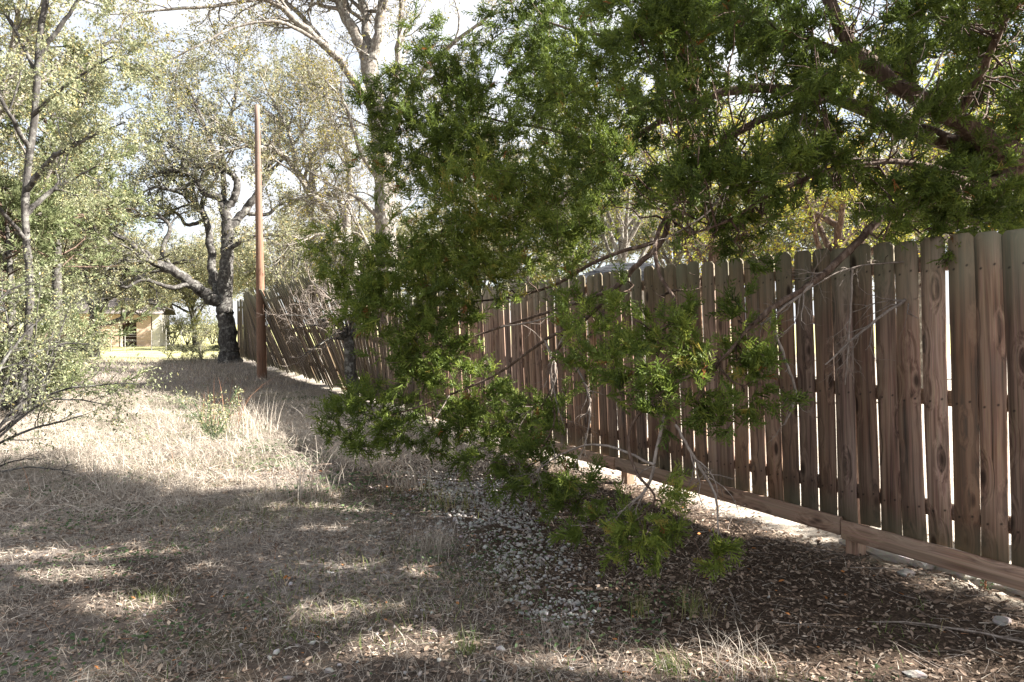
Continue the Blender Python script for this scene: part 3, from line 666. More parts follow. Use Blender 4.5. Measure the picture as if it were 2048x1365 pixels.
# foliage masses: (px, py, depth, radius px, radius py, tint raised for lit tips, lowered for shaded canopy)
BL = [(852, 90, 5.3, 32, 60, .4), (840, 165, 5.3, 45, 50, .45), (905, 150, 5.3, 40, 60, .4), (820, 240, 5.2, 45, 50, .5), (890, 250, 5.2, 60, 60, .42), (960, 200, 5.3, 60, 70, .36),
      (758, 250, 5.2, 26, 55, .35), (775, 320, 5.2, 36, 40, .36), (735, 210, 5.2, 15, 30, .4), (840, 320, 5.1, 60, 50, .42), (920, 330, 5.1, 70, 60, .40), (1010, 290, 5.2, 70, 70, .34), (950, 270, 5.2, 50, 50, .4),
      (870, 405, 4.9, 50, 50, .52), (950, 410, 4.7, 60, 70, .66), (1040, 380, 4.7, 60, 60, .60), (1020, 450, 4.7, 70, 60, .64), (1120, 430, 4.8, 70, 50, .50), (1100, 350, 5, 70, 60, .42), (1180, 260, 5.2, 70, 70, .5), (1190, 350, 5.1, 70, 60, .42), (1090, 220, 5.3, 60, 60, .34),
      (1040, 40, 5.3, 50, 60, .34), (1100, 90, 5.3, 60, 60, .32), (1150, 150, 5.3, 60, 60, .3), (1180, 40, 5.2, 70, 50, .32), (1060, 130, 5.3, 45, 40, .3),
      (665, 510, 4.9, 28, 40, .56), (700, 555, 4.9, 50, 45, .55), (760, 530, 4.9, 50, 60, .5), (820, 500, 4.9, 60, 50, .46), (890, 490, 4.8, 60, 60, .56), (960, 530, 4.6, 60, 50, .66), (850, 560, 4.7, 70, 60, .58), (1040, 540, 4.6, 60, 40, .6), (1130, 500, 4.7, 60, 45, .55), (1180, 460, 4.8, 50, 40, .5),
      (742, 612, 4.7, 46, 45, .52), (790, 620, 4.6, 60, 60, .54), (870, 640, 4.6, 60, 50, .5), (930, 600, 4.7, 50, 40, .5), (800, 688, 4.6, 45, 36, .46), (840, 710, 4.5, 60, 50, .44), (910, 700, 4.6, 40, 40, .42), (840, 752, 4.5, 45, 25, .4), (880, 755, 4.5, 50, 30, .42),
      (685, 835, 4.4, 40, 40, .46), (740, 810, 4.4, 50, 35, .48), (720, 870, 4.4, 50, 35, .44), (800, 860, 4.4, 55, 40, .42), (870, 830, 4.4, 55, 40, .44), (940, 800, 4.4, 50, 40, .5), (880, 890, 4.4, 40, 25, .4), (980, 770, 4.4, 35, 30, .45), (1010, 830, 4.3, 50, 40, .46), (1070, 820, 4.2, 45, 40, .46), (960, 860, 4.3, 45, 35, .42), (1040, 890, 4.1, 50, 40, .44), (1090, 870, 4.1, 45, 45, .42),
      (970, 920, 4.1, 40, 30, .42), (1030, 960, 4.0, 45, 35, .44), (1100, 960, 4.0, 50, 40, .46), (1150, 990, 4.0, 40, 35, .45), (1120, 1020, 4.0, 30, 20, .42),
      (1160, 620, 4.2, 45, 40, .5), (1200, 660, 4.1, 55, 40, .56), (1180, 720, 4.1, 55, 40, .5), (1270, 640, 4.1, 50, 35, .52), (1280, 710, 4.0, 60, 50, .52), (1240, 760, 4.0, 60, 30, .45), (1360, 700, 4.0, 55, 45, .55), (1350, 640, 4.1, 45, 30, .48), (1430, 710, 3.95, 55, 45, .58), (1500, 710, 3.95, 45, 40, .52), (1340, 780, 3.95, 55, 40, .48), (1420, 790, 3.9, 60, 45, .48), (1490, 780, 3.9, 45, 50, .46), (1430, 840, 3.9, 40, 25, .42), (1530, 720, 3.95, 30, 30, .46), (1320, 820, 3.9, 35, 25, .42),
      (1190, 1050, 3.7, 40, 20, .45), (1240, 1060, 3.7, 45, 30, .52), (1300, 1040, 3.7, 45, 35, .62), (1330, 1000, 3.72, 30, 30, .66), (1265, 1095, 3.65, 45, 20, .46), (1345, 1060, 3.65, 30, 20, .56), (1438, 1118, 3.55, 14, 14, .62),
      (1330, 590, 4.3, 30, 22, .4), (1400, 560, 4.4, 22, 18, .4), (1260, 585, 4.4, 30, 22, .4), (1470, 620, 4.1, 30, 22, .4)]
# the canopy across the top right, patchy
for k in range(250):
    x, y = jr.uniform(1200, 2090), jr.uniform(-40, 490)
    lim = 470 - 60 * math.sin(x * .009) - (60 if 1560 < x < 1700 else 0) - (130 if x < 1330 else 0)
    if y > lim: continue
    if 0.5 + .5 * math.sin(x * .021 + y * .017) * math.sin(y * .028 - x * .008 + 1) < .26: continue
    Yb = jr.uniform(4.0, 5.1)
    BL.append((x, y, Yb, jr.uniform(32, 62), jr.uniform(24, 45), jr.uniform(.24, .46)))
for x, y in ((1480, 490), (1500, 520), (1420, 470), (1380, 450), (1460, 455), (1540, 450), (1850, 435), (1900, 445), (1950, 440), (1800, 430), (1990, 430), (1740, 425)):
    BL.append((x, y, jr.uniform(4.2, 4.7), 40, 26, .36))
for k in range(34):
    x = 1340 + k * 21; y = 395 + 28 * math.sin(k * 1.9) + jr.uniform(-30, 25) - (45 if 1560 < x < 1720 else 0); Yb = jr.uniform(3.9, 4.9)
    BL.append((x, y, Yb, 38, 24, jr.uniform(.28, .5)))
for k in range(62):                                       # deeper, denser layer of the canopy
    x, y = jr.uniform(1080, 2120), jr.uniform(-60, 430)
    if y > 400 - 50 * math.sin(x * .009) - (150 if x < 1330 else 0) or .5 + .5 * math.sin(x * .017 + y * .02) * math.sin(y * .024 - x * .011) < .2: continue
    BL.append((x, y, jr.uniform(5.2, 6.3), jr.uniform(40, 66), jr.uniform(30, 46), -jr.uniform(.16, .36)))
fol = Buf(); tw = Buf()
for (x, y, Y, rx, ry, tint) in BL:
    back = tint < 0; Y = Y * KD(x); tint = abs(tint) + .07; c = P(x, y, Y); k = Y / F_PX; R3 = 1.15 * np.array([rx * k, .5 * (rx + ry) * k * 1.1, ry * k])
    nb = nearest(J, c); root = nb[1]
    # stem from the nearest branch into the mass
    stem = np.linspace(0, 1, 6)[:, None]; sp = root * (1 - stem) + c * stem; sp[1:-1] += jr.normal(0, .02, (4, 3)); sp[:, 2] += -.04 * np.sin(stem[:, 0] * 3.1)
    tubes(tw, sp[None], np.linspace(min(nb[2], .008), .003, 6)[None], 4)
    vol = (R3[0] * R3[2]) / .055
    n = max(6, int(27 * vol * (.95 / KD(x)) ** .6))
    # twigs radiating through the mass, leaning away from the stem's root
    dirs = norm(jr.normal(size=(n, 3)) + norm(c - root) * .55 + np.array([-.25, -.1, .18]))
    B = c + jr.normal(size=(n, 3)) * R3 * .5
    L_ = np.linalg.norm(dirs * R3, axis=1) * jr.uniform(.55, 1.15, n)
    pts, rad = grow(jr, B - dirs * L_[:, None] * .3, dirs, L_ * 1.15, np.full(n, .0032), 4, .18, .02, .5)
    tubes(tw, pts[::5], rad[::5], 3)
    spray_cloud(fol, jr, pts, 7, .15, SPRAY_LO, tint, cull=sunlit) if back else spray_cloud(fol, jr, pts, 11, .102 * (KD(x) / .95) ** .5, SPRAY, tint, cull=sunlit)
# unseen crown beyond the frame, its masses placed by where their shade falls
up = []
while len(up) < 520:
    gx_, gy_ = jr.uniform(-4.6, 2.6), jr.uniform(2.4, 6.3) if len(up) < 420 else jr.uniform(2.5, 3.5)
    if in_gap((gx_, gy_, 0.), .0, .0): continue
    if gy_ > 5.0 and jr.random() < .8: continue
    z_ = jr.uniform(2.9, 7.2); c = np.array([gx_, gy_, 0.]) + np.array(sdir) * (z_ / sdir.z)
    if np.linalg.norm((c - [5.2, 3.4, 4.6]) / [4.2, 3.4, 3.0]) > 1: continue
    if abs(c[0]) < .80 * c[1] + .25 and c[2] < 1.75 + .52 * c[1]: continue
    up.append(c)
up.sort(key=lambda c: np.hypot(c[0] - jbase[0], c[1] - jbase[1]))
nodes_ = [p for p in trunk_lp[8:, :3]]
for c in up:
    A_ = np.array(nodes_); root = A_[(np.linalg.norm(A_ - c, axis=1) + np.maximum(0, A_[:, 2] - c[2])).argmin()]; nodes_.append(c)
    stem = np.linspace(0, 1, 4)[:, None]; sp = root * (1 - stem) + c * stem; tubes(tw, sp[None], np.linspace(.011, .006, 4)[None], 3)
    n = 9; dirs = norm(jr.normal(size=(n, 3)) + norm(c - root) * .4); pts, rad = grow(jr, c + jr.normal(0, .07, (n, 3)), dirs, jr.uniform(.08, .17, n), np.full(n, .003), 3, .2, .02)
    tubes(tw, pts, rad, 3); spray_cloud(fol, jr, pts, 5, .14, SPRAY_LO, .35, cull=sunlit)
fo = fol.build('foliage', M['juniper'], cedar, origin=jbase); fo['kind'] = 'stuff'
# bare dead twigs hanging from the lower branches
dt = Buf()
def dead(rows, per=9, ln=.28, rr=.5):
    lp = limb_px([(a, b, c * KD(a), r) for a, b, c, r in rows]); limb_tube(dt, lp, 5, .3, rough=.05)
    B, D, L_, R = spawn(jr, lp[None, :, :3], lp[None, :, 3], per, .15, 1, .9, (.5, 1.), ln, rr)
    p1, r1 = grow(jr, B, D, L_, np.maximum(R, .002), 5, .25, -.06); tubes(dt, p1, r1, 4)
    B, D, L_, R = spawn(jr, p1, r1, 4, .2, 1, .9, (.3, .6), None, .7); p2, r2 = grow(jr, B, D, L_, np.maximum(R, .0013), 4, .25, -.03); tubes(dt, p2, r2, 3)
dead([(1705, 540, 4.2, .007), (1702, 620, 4.15, .006), (1696, 700, 4.1, .005), (1690, 770, 4.1, .003)], 7, .25)
dead([(1540, 640, 4.0, .011), (1570, 720, 3.95, .009), (1592, 790, 3.9, .007), (1568, 850, 3.9, .005)], 7, .16)
dead([(1990, 490, 4.6, .012), (1900, 520, 4.5, .012), (1810, 600, 4.3, .010), (1740, 650, 4.2, .008), (1650, 730, 4.1, .004)], 10, .35)
dead([(2048, 515, 4.4, .006), (1940, 530, 4.4, .006), (1800, 525, 4.3, .005), (1690, 540, 4.3, .004), (1600, 590, 4.2, .003)], 10, .22)
dead([(1690, 510, 4.25, .012), (1600, 590, 4.05, .010), (1520, 650, 4.0, .006)], 9, .3)
dead([(1090, 680, 4.4, .010), (1110, 740, 4.3, .010), (1090, 800, 4.3, .008), (1010, 850, 4.2, .004)], 9, .3)
dead([(1150, 640, 4.4, .008), (1105, 720, 4.3, .008), (1112, 800, 4.2, .006), (1130, 860, 4.2, .003)], 9, .25)
dead([(1150, 730, 4.2, .008), (1180, 800, 4.1, .008), (1172, 880, 4.0, .005), (1150, 930, 4.0, .003)], 8, .2)
dead([(1350, 850, 3.85, .009), (1390, 920, 3.8, .009), (1430, 990, 3.75, .007), (1436, 1070, 3.65, .004)], 10, .3)
dead([(1330, 820, 3.9, .010), (1300, 960, 3.8, .009), (1260, 1010, 3.75, .007), (1190, 1060, 3.7, .004)], 10, .28)
dead([(1310, 930, 3.8, .008), (1200, 890, 3.85, .007), (1120, 910, 3.9, .005), (1050, 960, 3.9, .003)], 10, .28)
dead([(900, 790, 4.4, .006), (870, 840, 4.3, .005), (850, 880, 4.3, .002)], 7, .2)
dead([(1480, 330, 4.5, .008), (1420, 420, 4.4, .006), (1330, 480, 4.4, .004)], 7, .25)
dead([(1640, 130, 4.5, .008), (1600, 250, 4.4, .006), (1580, 330, 4.4, .004)], 7, .3)
dead([(1900, 70, 4.3, .008), (1850, 180, 4.2, .006), (1780, 260, 4.2, .004)], 7, .3)
dead([(1000, 655, 4.5, .007), (1080, 640, 4.4, .006), (1160, 600, 4.4, .004)], 8, .22)
dead([(1780, 320, 4.3, .007), (1690, 320, 4.2, .006), (1600, 345, 4.2, .004), (1500, 350, 4.2, .003)], 8, .22)
dto = dt.build('dead_twigs', M['dead_twig'], cedar, origin=jbase); dto['kind'] = 'stuff'
two = tw.build('twigs', M['juniper_bark'], cedar, origin=jbase); two['kind'] = 'stuff'
print('cedar tris', sum(len(t) for t in fol.T))

# ------------------------------------------------------------------ generic broadleaf / bare trees
def leaf_cloud(buf, rng, pts, per, size, tint, tv=.22, rare=.02, tmin=.2, tmpl=LEAF, drift=.04):
    B, d = along(rng, pts, per, tmin, 1.); B = B + rng.normal(0, drift, B.shape)
    D = norm(d * .5 + rng.normal(size=B.shape)); A = np.clip(tint + rng.normal(0, tv, len(B)), 0, .95)
    A = np.where(rng.random(len(B)) < rare, 1., A)
    stamp(buf, rng, tmpl, B, D, size * rng.uniform(.6, 1.35, len(B)), A)
def make_tree(name, label, base, trunk, limbs, bark, leaf, rng, lv=((3, .35, .7), (4, .35, .65), (4, .3, .6)), Lref=2.2, leaf_n=17, leaf_s=.06,
              tint=.5, up=.03, wob=.28, group=None, cat='tree', rmin=.004, drift=.05, sides=9, tmin=.3, spread=.95, twig_mat=None, rare=.02, foliage='foliage', tmpl=LEAF, zmin=None):
    """trunk, limbs: world polylines with radius (k,4). Three generations of finer branches and leaves grow from them."""
    root = thing(name, label, cat, base, 0, group)
    for i, t in enumerate(trunk):
        bf = Buf(); limb_tube(bf, t, 12, .08, rough=.06); bf.build('trunk' if i == 0 else 'stem', bark, root, True, origin=base)
    for l in limbs:
        bf = Buf(); limb_tube(bf, l, sides, .18, rough=.07); bf.build('limb', bark, root, True, origin=base)
    tw = Buf(); fo = Buf(); last = []
    for lp in limbs:
        pts, rad = lp[None, :, :3], lp[None, :, 3]
        length = np.linalg.norm(np.diff(lp[:, :3], axis=0), axis=1).sum()
        n0 = max(3, int(lv[0][0] * length))
        B, D, L_, R = spawn(rng, pts, rad, n0, tmin, 1., spread, (lv[0][1], lv[0][2]), Lref, .55)
        p1, r1 = grow(rng, B, D, L_, np.maximum(R, rmin * 2), 5, wob, up); tubes(tw, p1, r1, 4)
        B, D, L_, R = spawn(rng, p1, r1, lv[1][0], .2, 1., .9, (lv[1][1], lv[1][2]), None, .6)
        p2, r2 = grow(rng, B, D, L_, np.maximum(R, rmin), 4, wob, up * .5); tubes(tw, p2, r2, 3)
        B, D, L_, R = spawn(rng, p2, r2, lv[2][0], .2, 1., .9, (lv[2][1], lv[2][2]), None, .65)
        p3, r3 = grow(rng, B, D, L_, np.maximum(R, rmin * .6), 1, wob, 0); tubes(tw, p3, r3, 3)
        if zmin is not None:
            p3 = p3[p3[:, -1, 2] > zmin]; p2 = p2[p2[:, -1, 2] > zmin]
        if leaf_n and len(p3) and len(p2):
            leaf_cloud(fo, rng, p3, leaf_n, leaf_s, tint, drift=drift, tmpl=tmpl, rare=rare)
            leaf_cloud(fo, rng, p2, max(1, leaf_n // 2), leaf_s, tint, drift=drift, tmpl=tmpl, rare=rare)
    t_ = tw.build('twigs', twig_mat or bark, root, origin=base); t_['kind'] = 'stuff'
    if leaf_n and fo.n: f_ = fo.build(foliage, leaf, root, origin=base); f_['kind'] = 'stuff'
    print(name, 'twig quads', sum(len(q) for q in tw.Q), 'leaf tris', sum(len(t) for t in fo.T))
    return root
def gb(px, Y):
    p = P(px, 700, Y); return np.array([p[0], p[1], float(gz(p[0], p[1]))])

# dark oak at the end of the leaning fence
tr = np.random.default_rng(21); YO = 27.0; b0 = gb(459, YO)
t0 = crom([[*(b0 + [0, 0, -.3]), .60], [*(b0 + [0, 0, .12]), .42], [*P(456, 690, YO), .35], [*P(452, 640, YO), .32], [*P(449, 600, YO), .31], [*P(452, 545, YO), .27], [*P(455, 485, YO), .24], [*P(456, 455, YO), .23], [*P(447, 415, YO), .18]])
def LI(*rows, n=6): return limb_px(rows, n)
oak_l = [LI((447, 605, YO, .26), (420, 598, YO - .3, .24), (395, 575, YO - .5, .22), (350, 545, YO - 1, .19), (300, 522, YO - 1.4, .16), (245, 508, YO - 2, .12), (190, 470, YO - 2.2, .09), (140, 440, YO - 2.5, .05)),
         LI((300, 522, YO - 1.4, .12), (265, 490, YO - 1.4, .10), (220, 465, YO - 1, .08), (160, 450, YO - .5, .05)),
         LI((300, 522, YO - 1.4, .10), (250, 525, YO - 2, .09), (190, 530, YO - 2.6, .07), (120, 565, YO - 3, .04)),
         LI((455, 458, YO, .17), (485, 425, YO + .3, .16), (512, 392, YO + .5, .14), (535, 350, YO + 1, .11), (545, 300, YO + 1.2, .08), (560, 240, YO + 1.2, .05), (555, 170, YO + 1, .03)),
         LI((447, 418, YO, .16), (440, 398, YO, .15), (405, 385, YO - .3, .12), (395, 360, YO - .5, .10), (370, 345, YO - .6, .08), (330, 345, YO - .8, .06), (290, 360, YO - 1, .03)),
         LI((450, 418, YO, .16), (470, 395, YO, .15), (474, 365, YO, .13), (460, 345, YO, .12), (430, 332, YO - .2, .10), (385, 326, YO - .5, .08), (340, 290, YO - .8, .05), (310, 230, YO - 1, .03)),
         LI((447, 600, YO, .20), (425, 555, YO + .5, .18), (422, 500, YO + .8, .16), (412, 440, YO + 1, .13), (385, 400, YO + 1.2, .11), (362, 350, YO + 1.2, .08), (380, 270, YO + 1, .05), (400, 190, YO + .8, .03)),
         LI((455, 500, YO, .10), (490, 480, YO - .2, .08), (540, 470, YO - .3, .07), (590, 478, YO - .5, .05), (640, 460, YO - .8, .03)),
         LI((447, 418, YO, .12), (448, 360, YO + .3, .11), (445, 290, YO + .5, .09), (470, 200, YO + .5, .06), (480, 120, YO + .4, .03)),
         LI((474, 365, YO, .10), (430, 300, YO - .5, .08), (400, 230, YO - .8, .06), (370, 160, YO - 1, .03)),
         LI((350, 545, YO - 1, .11), (325, 500, YO - .8, .09), (340, 455, YO - .6, .07), (310, 420, YO - .5, .05), (320, 370, YO - .4, .03)),
         LI((385, 568, YO - .6, .09), (340, 575, YO - 1.4, .08), (290, 560, YO - 2, .06), (250, 575, YO - 2.4, .045), (215, 560, YO - 2.6, .025)),
         LI((412, 440, YO + 1, .09), (375, 450, YO + .8, .07), (350, 425, YO + .6, .06), (300, 440, YO + .4, .04), (260, 410, YO + .3, .02)),
         LI((395, 360, YO - .5, .07), (350, 380, YO - .8, .055), (310, 375, YO - 1, .045), (270, 395, YO - 1.2, .025)),
         LI((485, 425, YO + .3, .09), (530, 430, YO + .5, .07), (570, 405, YO + .6, .05), (610, 415, YO + .7, .03)),
         LI((535, 350, YO + 1, .07), (580, 300, YO + .6, .06), (620, 240, YO + .4, .04), (640, 170, YO, .02))]
make_tree('oak_tree', 'dark trunked live oak with arching limbs at the end of the leaning fence', b0, [t0], oak_l, M['oak_bark'], M['oak_leaf'], tr, ((2.2, .5, 1.), (5, .35, .7), (4, .35, .7)), 2.2, 19, .09, .55, .05, .3, rmin=.008, tmin=.42, zmin=2.4)

# oak behind, leaning over the shed
YO2 = 33.; b1 = gb(183, YO2)
t1 = crom([[*(b1 + [0, 0, -.3]), .40], [*P(186, 690, YO2), .32], [*P(188, 655, YO2), .28], [*P(198, 620, YO2), .25], [*P(212, 598, YO2), .22]])
l1 = [LI((212, 598, YO2, .21), (240, 575, YO2, .19), (275, 560, YO2 - .3, .15), (320, 540, YO2 - .6, .10), (370, 520, YO2 - 1, .05)), LI((205, 608, YO2, .15), (214, 570, YO2, .13), (222, 545, YO2, .10), (240, 500, YO2, .07), (250, 440, YO2, .04)),
      LI((192, 640, YO2, .16), (178, 590, YO2 + .5, .15), (165, 552, YO2 + .6, .13), (160, 510, YO2 + .6, .10), (170, 440, YO2 + .4, .06), (200, 370, YO2, .03)), LI((190, 650, YO2, .13), (235, 642, YO2 - .4, .11), (268, 620, YO2 - .7, .09), (300, 608, YO2 - 1, .06), (350, 622, YO2 - 1.2, .03)),
      LI((178, 590, YO2 + .5, .10), (200, 540, YO2 + .8, .09), (210, 480, YO2 + 1, .06), (260, 420, YO2 + 1, .04))]
make_tree('oak_tree', 'low leaning live oak with dark forked limbs in front of the peach shed', b1, [t1], l1, M['oak_bark'], M['oak_leaf'], np.random.default_rng(22), ((1.8, .5, 1.), (5, .35, .7), (4, .35, .7)), 1.7, 22, .085, .6, .08, .3, rmin=.01, zmin=2.1)

# pale bare elm behind the fence
YM = 16.5; b2 = gb(779, YM)
t2 = crom([[*(b2 + [0, 0, -.3]), .33], [*P(778, 640, YM), .27], [*P(772, 480, YM), .25], [*P(768, 350, YM), .24], [*P(755, 230, YM), .22], [*P(738, 120, YM), .20]])
l2 = [LI((738, 125, YM, .15), (705, 60, YM, .13), (672, -10, YM, .11), (620, -110, YM, .08), (560, -210, YM - .4, .04)), LI((738, 125, YM, .13), (732, 50, YM + .3, .11), (715, -60, YM + .5, .08), (690, -190, YM + .6, .04)), LI((742, 130, YM, .14), (762, 40, YM, .12), (775, -70, YM, .09), (800, -210, YM, .04)),
      LI((765, 260, YM, .10), (790, 170, YM + .2, .09), (800, 60, YM + .3, .07), (810, -60, YM + .3, .05), (850, -160, YM, .03)), LI((775, 300, YM, .09), (820, 180, YM - .2, .07), (880, 110, YM - .5, .05), (980, 30, YM - 1, .03)),
      LI((755, 240, YM, .11), (690, 135, YM - .6, .10), (640, 85, YM - 1, .085), (590, 40, YM - 1.3, .07), (530, 0, YM - 1.6, .05), (440, 12, YM - 2, .035), (330, 20, YM - 2.4, .025), (220, 30, YM - 2.8, .012)),
      LI((640, 85, YM - 1, .05), (560, 45, YM - 1.6, .035), (470, 55, YM - 2, .025), (400, 90, YM - 2.4, .018), (340, 120, YM - 2.6, .008)),
      LI((690, 135, YM - .6, .06), (620, 50, YM - .4, .05), (540, -20, YM, .035), (470, -80, YM, .02)),
      LI((768, 380, YM, .07), (720, 300, YM - .4, .05), (690, 210, YM - .6, .035), (650, 160, YM - .8, .02)), LI((772, 450, YM, .07), (720, 400, YM - .3, .05), (660, 370, YM - .5, .03), (600, 330, YM - .6, .015)),
      LI((776, 560, YM, .05), (730, 480, YM - .3, .04), (690, 400, YM - .3, .025), (660, 330, YM - .3, .012)), LI((770, 420, YM, .06), (830, 330, YM + .3, .04), (900, 270, YM + .4, .025), (960, 180, YM + .4, .012))]
for k in range(14):
    rk = np.random.default_rng(700 + k); yy = 590 - 36 * k; sx = 776 - .05 * (590 - yy); dx = (-1) ** k * rk.uniform(50, 120)
    l2.append(LI((sx, yy, YM, .025), (sx + dx * .5, yy - 25, YM - .2, .017), (sx + dx, yy - rk.uniform(10, 80), YM + rk.uniform(-.6, .4), .006)))
make_tree('elm_tree', 'tall pale grey elm with nearly bare branches rising behind the fence', b2, [t2], l2, M['elm_bark'], M['elm_leaf'], np.random.default_rng(23), ((3.2, .5, 1.), (6, .35, .7), (6, .35, .8)), 1.6, 3, .055, .45, .02, .3, rmin=.005, twig_mat=M['elm_bark'])

# second oak behind the fence, its limb arching left over the pole
YK = 22.; b3 = gb(722, YK)
t3 = crom([[*(b3 + [0, 0, -.3]), .30], [*P(718, 640, YK), .25], [*P(708, 540, YK), .22], [*P(690, 470, YK), .19]])
l3 = [LI((690, 472, YK, .17), (660, 425, YK, .15), (630, 395, YK, .13), (590, 340, YK, .11), (560, 305, YK - .4, .09), (515, 294, YK - 1, .075), (470, 298, YK - 1.2, .05), (410, 330, YK - 1.4, .025)),
      LI((695, 480, YK, .13), (680, 400, YK + .3, .11), (640, 390, YK + .4, .09), (610, 395, YK + .5, .05), (560, 420, YK + .5, .02)), LI((690, 470, YK, .13), (700, 380, YK, .11), (690, 300, YK, .08), (660, 230, YK, .05), (650, 160, YK, .03)),
      LI((590, 340, YK, .07), (580, 270, YK, .06), (550, 210, YK, .04), (520, 150, YK, .02)), LI((630, 395, YK, .07), (620, 320, YK + .3, .05), (600, 240, YK + .4, .03), (610, 170, YK + .4, .02)), LI((700, 500, YK, .09), (650, 470, YK - .3, .06), (600, 480, YK - .5, .04), (560, 500, YK - .6, .02))]
make_tree('oak_tree', 'grey oak behind the leaning fence with a limb arching past the pole top', b3, [t3], l3, M['elm_bark'], M['oak_leaf'], np.random.default_rng(24), ((3.2, .5, 1.), (6, .35, .7), (6, .35, .8)), 1.7, 6, .085, .62, .03, .3, rmin=.006)

# slender multi-stem bare trees between the pole and the elm
for (px, Y, h, sd, lab) in ((578, 31., 6.5, 41, 'slender dark bare tree rising behind the leaning fence beside the pole'), (652, 27., 5.5, 42, 'thin twiggy bare tree behind the leaning fence left of the pale elm')):
    r_ = np.random.default_rng(sd); bb = gb(px, Y)
    tk = crom([[*(bb + [0, 0, -.3]), .13], [*(bb + [.05, 0, 1.5]), .10], [*(bb + [-.05, 0, 3]), .08]])
    ll = []
    for k in range(5):
        a = r_.uniform(0, 6.28); s = bb + [-.0, 0, r_.uniform(1.6, 3)]
        ll.append(crom([[*s, .06], [*(s + np.array([math.cos(a) * .5, math.sin(a) * .5, h * .22])), .045], [*(s + np.array([math.cos(a) * .9, math.sin(a) * .9, h * .42])), .03], [*(s + np.array([math.cos(a) * 1.3, math.sin(a) * 1.3, h * .6])), .012]]))
    make_tree('bare_tree', lab, bb, [tk], ll, M['oak_bark'], M['oak_leaf'], r_, ((2.2, .4, .8), (4, .35, .7), (4, .3, .6)), 1.5, 2, .06, .5, .04, .25, rmin=.007)

# small dark-trunked bare bush tree in front of the fence
YB = 12.6; b4 = gb(707, YB); r4 = np.random.default_rng(31)
t4 = crom([[*(b4 + [0, 0, -.2]), .14], [*(b4 + [0, 0, .05]), .12], [*P(703, 755, YB), .105], [*P(699, 700, YB), .10], [*P(697, 672, YB), .085]])
l4 = []
for (x, y, dY) in ((600, 715, -.4), (570, 660, .1), (590, 600, -.2), (620, 560, .0), (640, 690, -.7), (660, 590, -.5), (700, 560, -.2), (740, 590, .1), (560, 630, -.3), (650, 640, -.8), (690, 610, -.8), (760, 650, -.3), (610, 640, -.5)):
    l4.append(LI((697, 680, YB, .03), ((697 + x) / 2 + 8, (680 + y) / 2 - 18, YB + dY * .5, .02), (x, y, YB + dY, .006)))
make_tree('bare_tree', 'small dark trunked tree with pale tangled leafless twigs before the leaning fence', b4, [t4], l4, M['dark_bark'], M['oak_leaf'], r4, ((6, .4, .9), (4, .4, .8), (4, .35, .7)), .55, 0, .05, .5, .0, .3, rmin=.0035, twig_mat=M['dead_twig'], sides=5)

# ------------------------------------------------------------------ trees and shrubs on the left
YL = 10.3; b5 = gb(50, YL); r5 = np.random.default_rng(51)
t5 = crom([[*(b5 + [0, 0, -.2]), .10], [*P(44, 820, YL), .065], [*P(60, 600, YL), .055], [*P(50, 400, YL), .05], [*P(70, 230, YL), .048], [*P(78, 90, YL), .045], [*P(96, -40, YL), .04], [*P(105, -200, YL), .03]])
l5 = [LI((55, 380, YL, .045), (100, 320, YL - .3, .038), (135, 300, YL - .5, .03), (190, 270, YL - .7, .016), (250, 245, YL - .9, .008)), LI((52, 430, YL, .04), (100, 385, YL + .2, .033), (145, 358, YL + .3, .022), (200, 330, YL + .3, .01)),
      LI((60, 300, YL, .04), (20, 230, YL - .4, .03), (-30, 150, YL - .6, .02), (-90, 90, YL - .6, .01)), LI((80, 110, YL, .04), (130, 40, YL, .028), (180, -30, YL, .018), (240, -90, YL, .008)), LI((75, 150, YL, .035), (30, 60, YL + .3, .025), (-20, -20, YL + .4, .015), (-80, -90, YL + .4, .008)),
      LI((66, 230, YL, .035), (120, 180, YL - .6, .024), (180, 140, YL - 1, .014), (230, 110, YL - 1.2, .007)), LI((52, 480, YL, .035), (0, 420, YL - .5, .026), (-60, 380, YL - .8, .015), (-110, 350, YL - 1, .008)), LI((90, -20, YL, .03), (150, -90, YL, .02), (230, -130, YL, .01))]
make_tree('slender_tree', 'slender sunlit tree with small yellow-green leaves and pale twigs beside the left shrubs', b5, [t5], l5, M['oak_bark'], M['yaupon_leaf'], r5, ((4.5, .4, .9), (4, .4, .75), (4, .3, .65)), 1.0, 26, .042, .6, .0, .3, rmin=.003, rare=.03, drift=.03)

